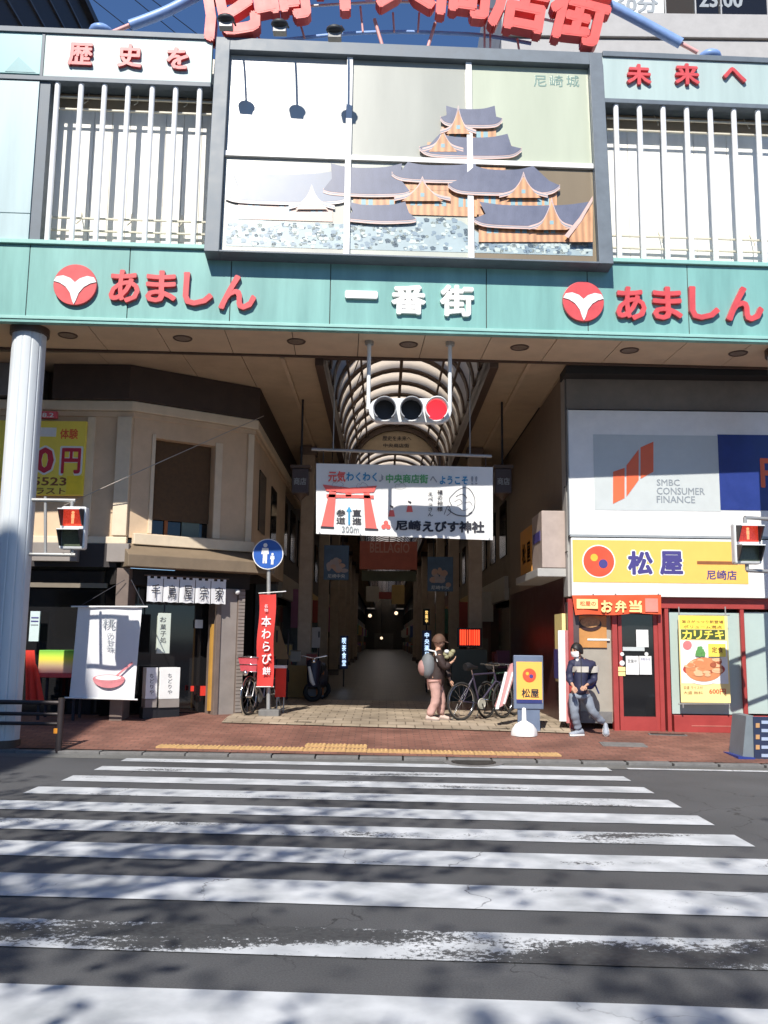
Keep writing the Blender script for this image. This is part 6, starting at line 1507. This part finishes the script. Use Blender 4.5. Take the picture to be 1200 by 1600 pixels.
MBm.add(vs, fs, True).build('face_mask', mat('mask_white', (.85, .85, .86), .7), mn)
P = pj
hipL, hipR = P(896, 1084, .0), P(916, 1084, .05)
# body under the clothes: neck, torso, arms with hands, legs
J = [(P(906, 1082), .10, .085), (P(906, 1062), .11, .085), (P(908, 1045), .125, .09), (P(908, 1034), .10, .07), (P(905, 1027), .05, .05), (P(902, 1020), .045, .045)]
E = [(0, 1), (1, 2), (2, 3), (3, 4), (4, 5)]
def arm(sh, el, wr, side, n_):
    i = len(J); J.append((sh, .045)); J.append((el, .036)); J.append((wr, .022)); E.extend([(3, i), (i, i+1), (i+1, i+2)])
    d = (wr-el).normalized(); hand(J, E, i+2, wr, d, side, n_)
shL, elL, wrL = P(892, 1037, .0), P(889, 1060, -.02), P(895, 1071, -.20)
shR, elR, wrR = P(926, 1038, .04), P(929, 1062, .04), P(916, 1071, -.18)
arm(shL, elL, wrL, 1, (0.35, 0, -.9)); arm(shR, elR, wrR, -1, (-.35, 0, -.9))
kL, aL = P(897, 1115, -.05), P(904, 1141, .03); kR, aR = P(925, 1112, -.02), P(944, 1131, .12)
i = len(J); J += [(hipL, .08), (kL, .055), (aL, .038), (hipR, .08), (kR, .055), (aR, .038)]; E += [(0, i), (i, i+1), (i+1, i+2), (0, i+3), (i+3, i+4), (i+4, i+5)]
skin_body('body', J, E, skinm, mn)
jean = mat('faded_grey_jeans', (.21, .24, .29), .8, var=.15, scale=12, bump=.2)
Jt = [(P(906, 1080), .125, .10), (hipL+Vector((0, 0, -.05)), .095), ((hipL+kL)/2, .085), (kL, .072), ((kL+aL)/2, .066), (aL+Vector((0, 0, .015)), .062), (hipR+Vector((0, 0, -.05)), .095), ((hipR+kR)/2, .085), (kR, .072), ((kR+aR)/2, .066), (aR+Vector((-.01, 0, .015)), .060)]
skin_body('trousers', Jt, [(0, 1), (1, 2), (2, 3), (3, 4), (4, 5), (0, 6), (6, 7), (7, 8), (8, 9), (9, 10)], jean, mn)
navy = mat('navy_jacket', (.022, .024, .06), .6, var=.2, scale=14, bump=.3, bscale=20)
Jj = [(P(906, 1089), .160, .130), (P(906, 1070), .155, .125), (P(907, 1050), .165, .125), (P(908, 1038), .15, .11), (P(906, 1028), .095, .08), (shL, .082), ((shL+elL)/2, .070), (elL, .060), (wrL+(elL-wrL)*.15, .046), (shR, .090), ((shR+elR)/2, .072), (elR, .062), (wrR+(elR-wrR)*.15, .046)]
jk = skin_body('jacket', Jj, [(0, 1), (1, 2), (2, 3), (3, 4), (3, 5), (5, 6), (6, 7), (7, 8), (3, 9), (9, 10), (10, 11), (11, 12)], navy, mn)
strp = mat('jacket_grey_stripe', (.50, .47, .42), .7, var=.08)
# chest stripe hugging the jacket: same section, a hair larger
def band(c, rx, ry, h_, nm, m, par, n=28, k=1.0, a0=0, a1=360):
    vs = []; fs = []
    for j in range(n+1):
        a_ = R(a0+(a1-a0)*j/n); 
        for dz in (-h_/2, h_/2): vs.append((c.x+rx*math.cos(a_), c.y+ry*math.sin(a_), c.z+dz))
    for j in range(n): fs.append((2*j, 2*j+2, 2*j+3, 2*j+1))
    return MB().add(vs, fs, True).build(nm, m, par)
cc = P(905, 1045.5); sec = [v.co for v in jk.data.vertices]; org = WL[jk.name]
pts = [v+org for v in sec if abs((v+org).z-cc.z) < .03 and abs((v+org).x-cc.x) < .19]
rx = max(abs(p.x-cc.x) for p in pts); ry0 = min(p.y for p in pts)
vs = []; fs = []
def surf_y(x, z):
    b = [p+org for p in sec if (p+org).y < Y0 and math.hypot((p+org).x-x, (p+org).z-z) < .035]
    return min([p.y for p in b], default=None)
cols_ = []
for i in range(13):
    x = cc.x-.125+.25*i/12; ys2 = [surf_y(x, cc.z+dz) for dz in (-.04, 0, .04)]
    if None in ys2: continue
    cols_.append((x, ys2))
for x, y3 in cols_:
    for dz, yy in zip((-.045, 0, .045), y3): vs.append((x, yy-.008, cc.z+dz))
for i in range(len(cols_)-1):
    for j in range(2): q = 3*i+j; fs.append((q, q+3, q+4, q+1))
MB().add(vs, fs, True).build('chest_stripe', strp, mn)
d_ = (elR-shR).normalized(); c1 = shR+d_*.03; MB().tube([c1, c1+d_*.05, c1+d_*.10], [.088, .090, .084], 16).build('sleeve_patch', strp, mn)
MB().box(cc.x-.004, cc.x+.004, min(y for _, y3 in cols_ for y in y3)-.016, min(y for _, y3 in cols_ for y in y3)-.006, cc.z-.3, cc.z+.16).build('zip', black, mn)
nb_ = P(902, 1030, -.075); MB().ball(nb_, .03, .02, .05, 10, 6).build('shirt_collar', white, mn)
snk = mat('sneaker_grey', (.30, .33, .38), .6, var=.2, scale=30)
tl = P(890, 1150, -.06); tl.z = gz_+.004; hl = P(912, 1148, .06); hl.z = gz_+.004; shoe('shoe', hl, tl, snk, white, mn)
hr_ = P(946, 1133, .14); hr_.z = zs(hr_.x, hr_.y)+.13; tr_ = P(947, 1146, -.02); tr_.z = zs(tr_.x, tr_.y)+.005; shoe('shoe', hr_, tr_, snk, white, mn)
bp = thing('backpack', tuple(P(926, 1078, .16)), 'dark blue backpack on the back of the masked person', 'backpack')
MB().ball(P(921, 1056, .17), .13, .10, .22, 16, 12).build('bag', mat('bag_blue', (.02, .04, .20), .6), bp); MB().tube([P(930, 1070, .12), P(936, 1084, .10)], .014, 6).build('strap', mat('bag_blue_dark', (.015, .025, .1), .6), bp)

# stooping walker seen from the side
Y0 = 15.75
foot = pj(685, 1130); ow = thing('person', (foot.x, Y0, zs(foot.x, Y0)), 'stooping person in a dark brown jacket and pinkish trousers walking by the bicycles', 'person', None)
gz_ = zs(foot.x, Y0)
hc = pj(686, 1003, -.02); fr, hd = head(ow, hc, R(78), .100, R(14)); hair_cap(fr, .100, ow, mat('cap_brown', (.10, .05, .03), .7), -.25, .35, 1.15)
MB(fr).add([(x_, y_, z_) for x_, y_, z_ in ((-.07, -.09, .045), (.07, -.09, .045), (.055, -.165, .03), (-.055, -.165, .03), (-.07, -.09, .038), (.07, -.09, .038), (.055, -.165, .022), (-.055, -.165, .022))], [(0, 1, 2, 3), (7, 6, 5, 4), (2, 1, 5, 6), (3, 2, 6, 7), (0, 3, 7, 4)]).build('cap_brim', mat('cap_brown', (.1, .05, .03)), ow)
J = [(P(680, 1062), .10, .10), (P(681, 1045), .11, .10), (P(683, 1030), .12, .10), (P(684, 1019), .09, .08), (P(685, 1012), .05), (P(686, 1006), .045)]
E = [(0, 1), (1, 2), (2, 3), (3, 4), (4, 5)]
shN, elN, wrN = P(686, 1024, -.17), P(694, 1044, -.20), P(704, 1036, -.14)
shF, elF, wrF = P(686, 1024, .17), P(698, 1046, .16), P(703, 1062, .06)
arm(shN, elN, wrN, 1, (-.2, .5, .9)); arm(shF, elF, wrF, -1, (.9, 0, -.2))
hN, hF = P(679, 1064, -.08), P(681, 1064, .08); kN, aN = P(682, 1094, -.09), P(669, 1120, -.08); kF, aF = P(690, 1094, .08), P(688, 1119, .09)
i = len(J); J += [(hN, .085), (kN, .055), (aN, .038), (hF, .085), (kF, .055), (aF, .038)]; E += [(0, i), (i, i+1), (i+1, i+2), (0, i+3), (i+3, i+4), (i+4, i+5)]
skin_body('body', J, E, skinm, ow)
pink = mat('pinkish_trousers', (.50, .30, .26), .8, var=.12, scale=12, bump=.2)
skin_body('trousers', [(P(680, 1062), .125, .12), (hN+Vector((0, 0, -.05)), .11), ((hN+kN)/2, .10), (kN, .088), ((kN+aN)/2, .082), (aN, .078), (hF+Vector((0, 0, -.05)), .11), ((hF+kF)/2, .10), (kF, .088), ((kF+aF)/2, .08), (aF, .076)],
          [(0, 1), (1, 2), (2, 3), (3, 4), (4, 5), (0, 6), (6, 7), (7, 8), (8, 9), (9, 10)], pink, ow)
brn = mat('dark_brown_jacket', (.030, .016, .014), .7, var=.2, scale=14, bump=.3, bscale=20)
skin_body('jacket', [(P(680, 1079), .175, .16), (P(683, 1052), .155, .145), (P(685, 1034), .155, .145), (P(685, 1022), .12, .13), (P(685, 1014), .08), (shN, .09), (elN, .066), (wrN+(elN-wrN)*.12, .048), (shF, .09), (elF, .066), (wrF+(elF-wrF)*.12, .048)],
          [(0, 1), (1, 2), (2, 3), (3, 4), (3, 5), (5, 6), (6, 7), (3, 8), (8, 9), (9, 10)], brn, ow)
shm = mat('beige_shoes', (.55, .42, .36), .7, var=.1)
a1 = P(665, 1129, -.08); a1.z = gz_+.004; a2 = P(687, 1130, -.10); a2.z = gz_+.004; shoe('shoe', a1, a2, shm, mat('shoe_sole', (.25, .2, .17), .7), ow)
a1 = P(685, 1127, .09); a1.z = gz_+.01; a2 = P(704, 1128, .08); a2.z = gz_+.004; shoe('shoe', a1, a2, shm, mat('shoe_sole', (.25, .2, .17)), ow)
b2 = thing('backpack', tuple(P(662, 1058, 0)), 'grey and pink backpack on the stooping walker', 'backpack')
MB().ball(P(669, 1040, -.02), .13, .15, .22, 16, 12).build('bag', mat('bag_grey', (.16, .17, .18), .7, var=.15), b2); MB().ball(P(661, 1043, -.01), .09, .13, .14, 14, 10).build('pocket', mat('bag_pink', (.40, .22, .20), .7), b2); MB().tube([P(670, 1016, -.13), P(680, 1018, -.17), P(684, 1034, -.21)], .018, 6).build('strap', mat('bag_strap_pale', (.6, .6, .6), .7), b2)
hb2 = thing('held_bundle', tuple(P(706, 1034, -.12)), 'small pale bundle held up in the hand of the stooping walker', 'bundle')
mb = MB(); r2 = random.Random(9)
for i in range(7): c_ = P(702+r2.uniform(-6, 7), 1022+r2.uniform(-5, 6), -.12); mb.ball(c_, .045, .04, .04, 8, 6)
mb.build('wrapping', mat('bundle_olive', (.30, .28, .16), .7, var=.3, scale=20), hb2); MB().ball(P(698, 1018, -.15), .045, .04, .035, 8, 6).build('pale_fold', offwhite, hb2)

# ================================================================== ACROSS THE STREET (behind the camera)
ob = thing('opposite_building', (-20, -9, 0), 'plain office building across the street whose shade falls on the left pavement', 'building')
MB().box(-34, -9.25, -15, -3.6, 0, 19.4).build('wall', greyb, ob)
for fl_ in range(5):
    for i in range(7): MB().box(-33+i*3.4, -31+i*3.4, -3.6, -3.55, 1.5+fl_*3.5, 3.4+fl_*3.5).build('window', glassdk, ob)
MB().box(-34.2, -9.2, -15.1, -3.5, 19.4, 19.6).build('parapet', concrete, ob)
sheet('far_pavement', -90, 90, lambda x: -22, lambda x: -13, lambda x, y: .10, redbrick, 4, 2)
bark = mat('bark', (.12, .09, .06), .9, var=.2, bump=.5); leafm = mat('winter_leaves', (.09, .10, .04), .7, var=.3, trans=.2)
def tree(x, y, h_, cr_, n, lab, seed, zc_=.68, leaf=.10):
    r_ = random.Random(seed); t = thing('street_tree', (x, y, 0), lab, 'tree', 'street trees behind the viewer')
    mb = MB(); mb.tube([(x, y, 0), (x+.1, y, h_*.3), (x, y+.1, h_*.55), (x+.1, y, h_*.85)], [.22, .17, .12, .04], 10); mb.build('trunk', bark, t)
    tips = []
    lm = MB()
    for i in range(16):
        a_ = r_.uniform(0, 6.28); z0_ = h_*r_.uniform(.3, .7); L = cr_*r_.uniform(.6, 1.05); p0_ = Vector((x, y, z0_)); p1_ = p0_+Vector((math.cos(a_)*L*.5, math.sin(a_)*L*.5, L*.45)); p2_ = p1_+Vector((math.cos(a_+.3)*L*.5, math.sin(a_+.3)*L*.5, L*.3))
        lm.tube([p0_, p1_, p2_], [.06, .035, .012], 5); tips += [p1_, p2_, (p1_+p2_)/2]
        for k_ in range(3):
            q_ = p1_+(p2_-p1_)*r_.random(); e_ = q_+Vector((r_.uniform(-1, 1), r_.uniform(-1, 1), r_.uniform(.1, 1)))*cr_*.3; lm.tube([q_, e_], [.016, .006], 4, False); tips.append(e_)
    o = lm.build('limbs', bark, t)
    mb = MB()
    for i in range(n):
        c_ = r_.choice(tips)+Vector((r_.gauss(0, .5), r_.gauss(0, .5), r_.gauss(0, .35))); a_ = Vector((r_.uniform(-1, 1), r_.uniform(-1, 1), r_.uniform(-.6, .6))).normalized()*leaf; b_ = a_.cross(Vector((r_.uniform(-1, 1), r_.uniform(-1, 1), r_.uniform(-1, 1)))).normalized()*leaf*.6
        mb.add([c_-a_, c_+b_, c_+a_, c_-b_], [(0, 1, 2, 3)])
    o = mb.build('foliage', leafm, t); o['kind'] = 'stuff'
tree(-6.4, -7.6, 14.5, 3.6, 3800, 'street tree behind the viewer, farthest left of the back row', 1, leaf=.10)
tree(-1.2, -8.4, 14.0, 3.6, 3800, 'street tree behind the viewer in the middle of the back row', 2, leaf=.10)
tree(3.4, -7.8, 14.5, 3.4, 3400, 'street tree behind the viewer, farthest right of the back row', 3, leaf=.10)
tree(-5.0, -2.6, 13.0, 3.2, 2600, 'street tree behind the viewer on the left, nearest the crossing', 4, leaf=.09)
tree(4.6, -2.8, 13.2, 3.4, 2800, 'street tree behind the viewer on the right, nearest the crossing', 5, leaf=.09)
# small lamps far down the arcade and cross banners
lampw = mat('lit_warm_lamp', (1, .75, .5), .5, var=0, emit=1.2)
for i, (px, py, Y, lab) in enumerate(((596, 997, 60, 'tiny warm lamp at the far end of the dark arcade'), (578, 962, 45, 'tiny lamp high on the left deep inside the arcade'), (619, 958, 45, 'tiny lamp high on the right deep inside the arcade'))):
    h = W.hit(px, py, Y); t = thing('arcade_lamp', tuple(h), lab, 'lamp', 'lamps deep in the arcade'); MB().ball(h, .09, .09, .09, 10, 6).build('globe', lampw, t); MB().tube([h, (h.x, h.y, CZ)], .015, 5).build('rod', ink, t)
for px, Y, m_, lab in (((572, 916, 592, 940), 34, signcols[4], 'pale hanging sign deep in the arcade left of its middle'), ((612, 914, 632, 944), 34, signcols[2], 'dull yellow hanging sign deep in the arcade right of its middle'), ((585, 925, 612, 936), 42, signcols[0], 'dull red cross sign far down the arcade')):
    flat_sign('hanging_shop_sign', lab, px, Y, m_, .08, 'sign', 'hanging signs deep in the arcade')
# goods and scooter by the left shops
h = W.hit(488, 1096, 19.6); t = thing('parked_scooter', (h.x, 19.7, zs(h.x, 19.7)), 'dark parked scooter with a pale front shield by the left shops', 'scooter')
x, y, z = h.x, 19.7, zs(h.x, 19.7)+.01
scd = mat('scooter_dark', (.03, .03, .05), .35)
MB().torus((x, y-.05, z+.21), .16, .05, 'y', 24, 8).build('front_wheel', rubber, t)
MB().torus((x+.12, y+1.05, z+.21), .16, .05, 'y', 24, 8).build('rear_wheel', rubber, t)
MB().tube([(x, y-.05, z+.3), (x, y+.12, z+.85)], [.12, .16], 12).build('front_body', scd, t)
MB().tube([(x-.09, y-.12, z+.75), (x-.02, y-.16, z+.45), (x+.03, y-.14, z+.36)], [.03, .05, .03], 8).build('front_shield', offwhite, t)
MB().tube([(x+.05, y+.3, z+.36), (x+.1, y+.7, z+.4), (x+.12, y+1.15, z+.6)], [.10, .17, .12], 12).build('rear_body', scd, t)
MB().tube([(x+.07, y+.5, z+.66), (x+.12, y+1.1, z+.72)], [.12, .10], 10).build('seat', black, t)
MB().tube([(x-.28, y+.12, z+.98), (x, y+.10, z+.92), (x+.28, y+.12, z+.98)], .02, 8).build('handlebar', chrome, t)
MB().ball((x, y+.02, z+.86), .08, .08, .07, 12, 8).build('headlight', chrome, t)

# neighbouring buildings beyond the frame
for x0, x1, lab in ((-26, -9.6, 'plain beige neighbour building past the left end of the gate'), (9.6, 27, 'plain beige neighbour building past the right end of the gate')):
    t = thing('neighbour_building', ((x0+x1)/2, 20, .2), lab, 'building')
    MB().box(x0, x1, 15.6, 34, 0, 12).build('wall', beigewall, t)
    for f_ in range(4):
        for i in range(5):
            xx = x0+1+i*3.1; wn_ = MB().box(xx, xx+2.2, 15.55, 15.62, .9+f_*2.9, 2.6+f_*2.9).build('window', glassdk, t); MB().box(xx-.05, xx+2.25, 15.5, 15.6, .82+f_*2.9, .9+f_*2.9).build('sill', concrete, wn_)
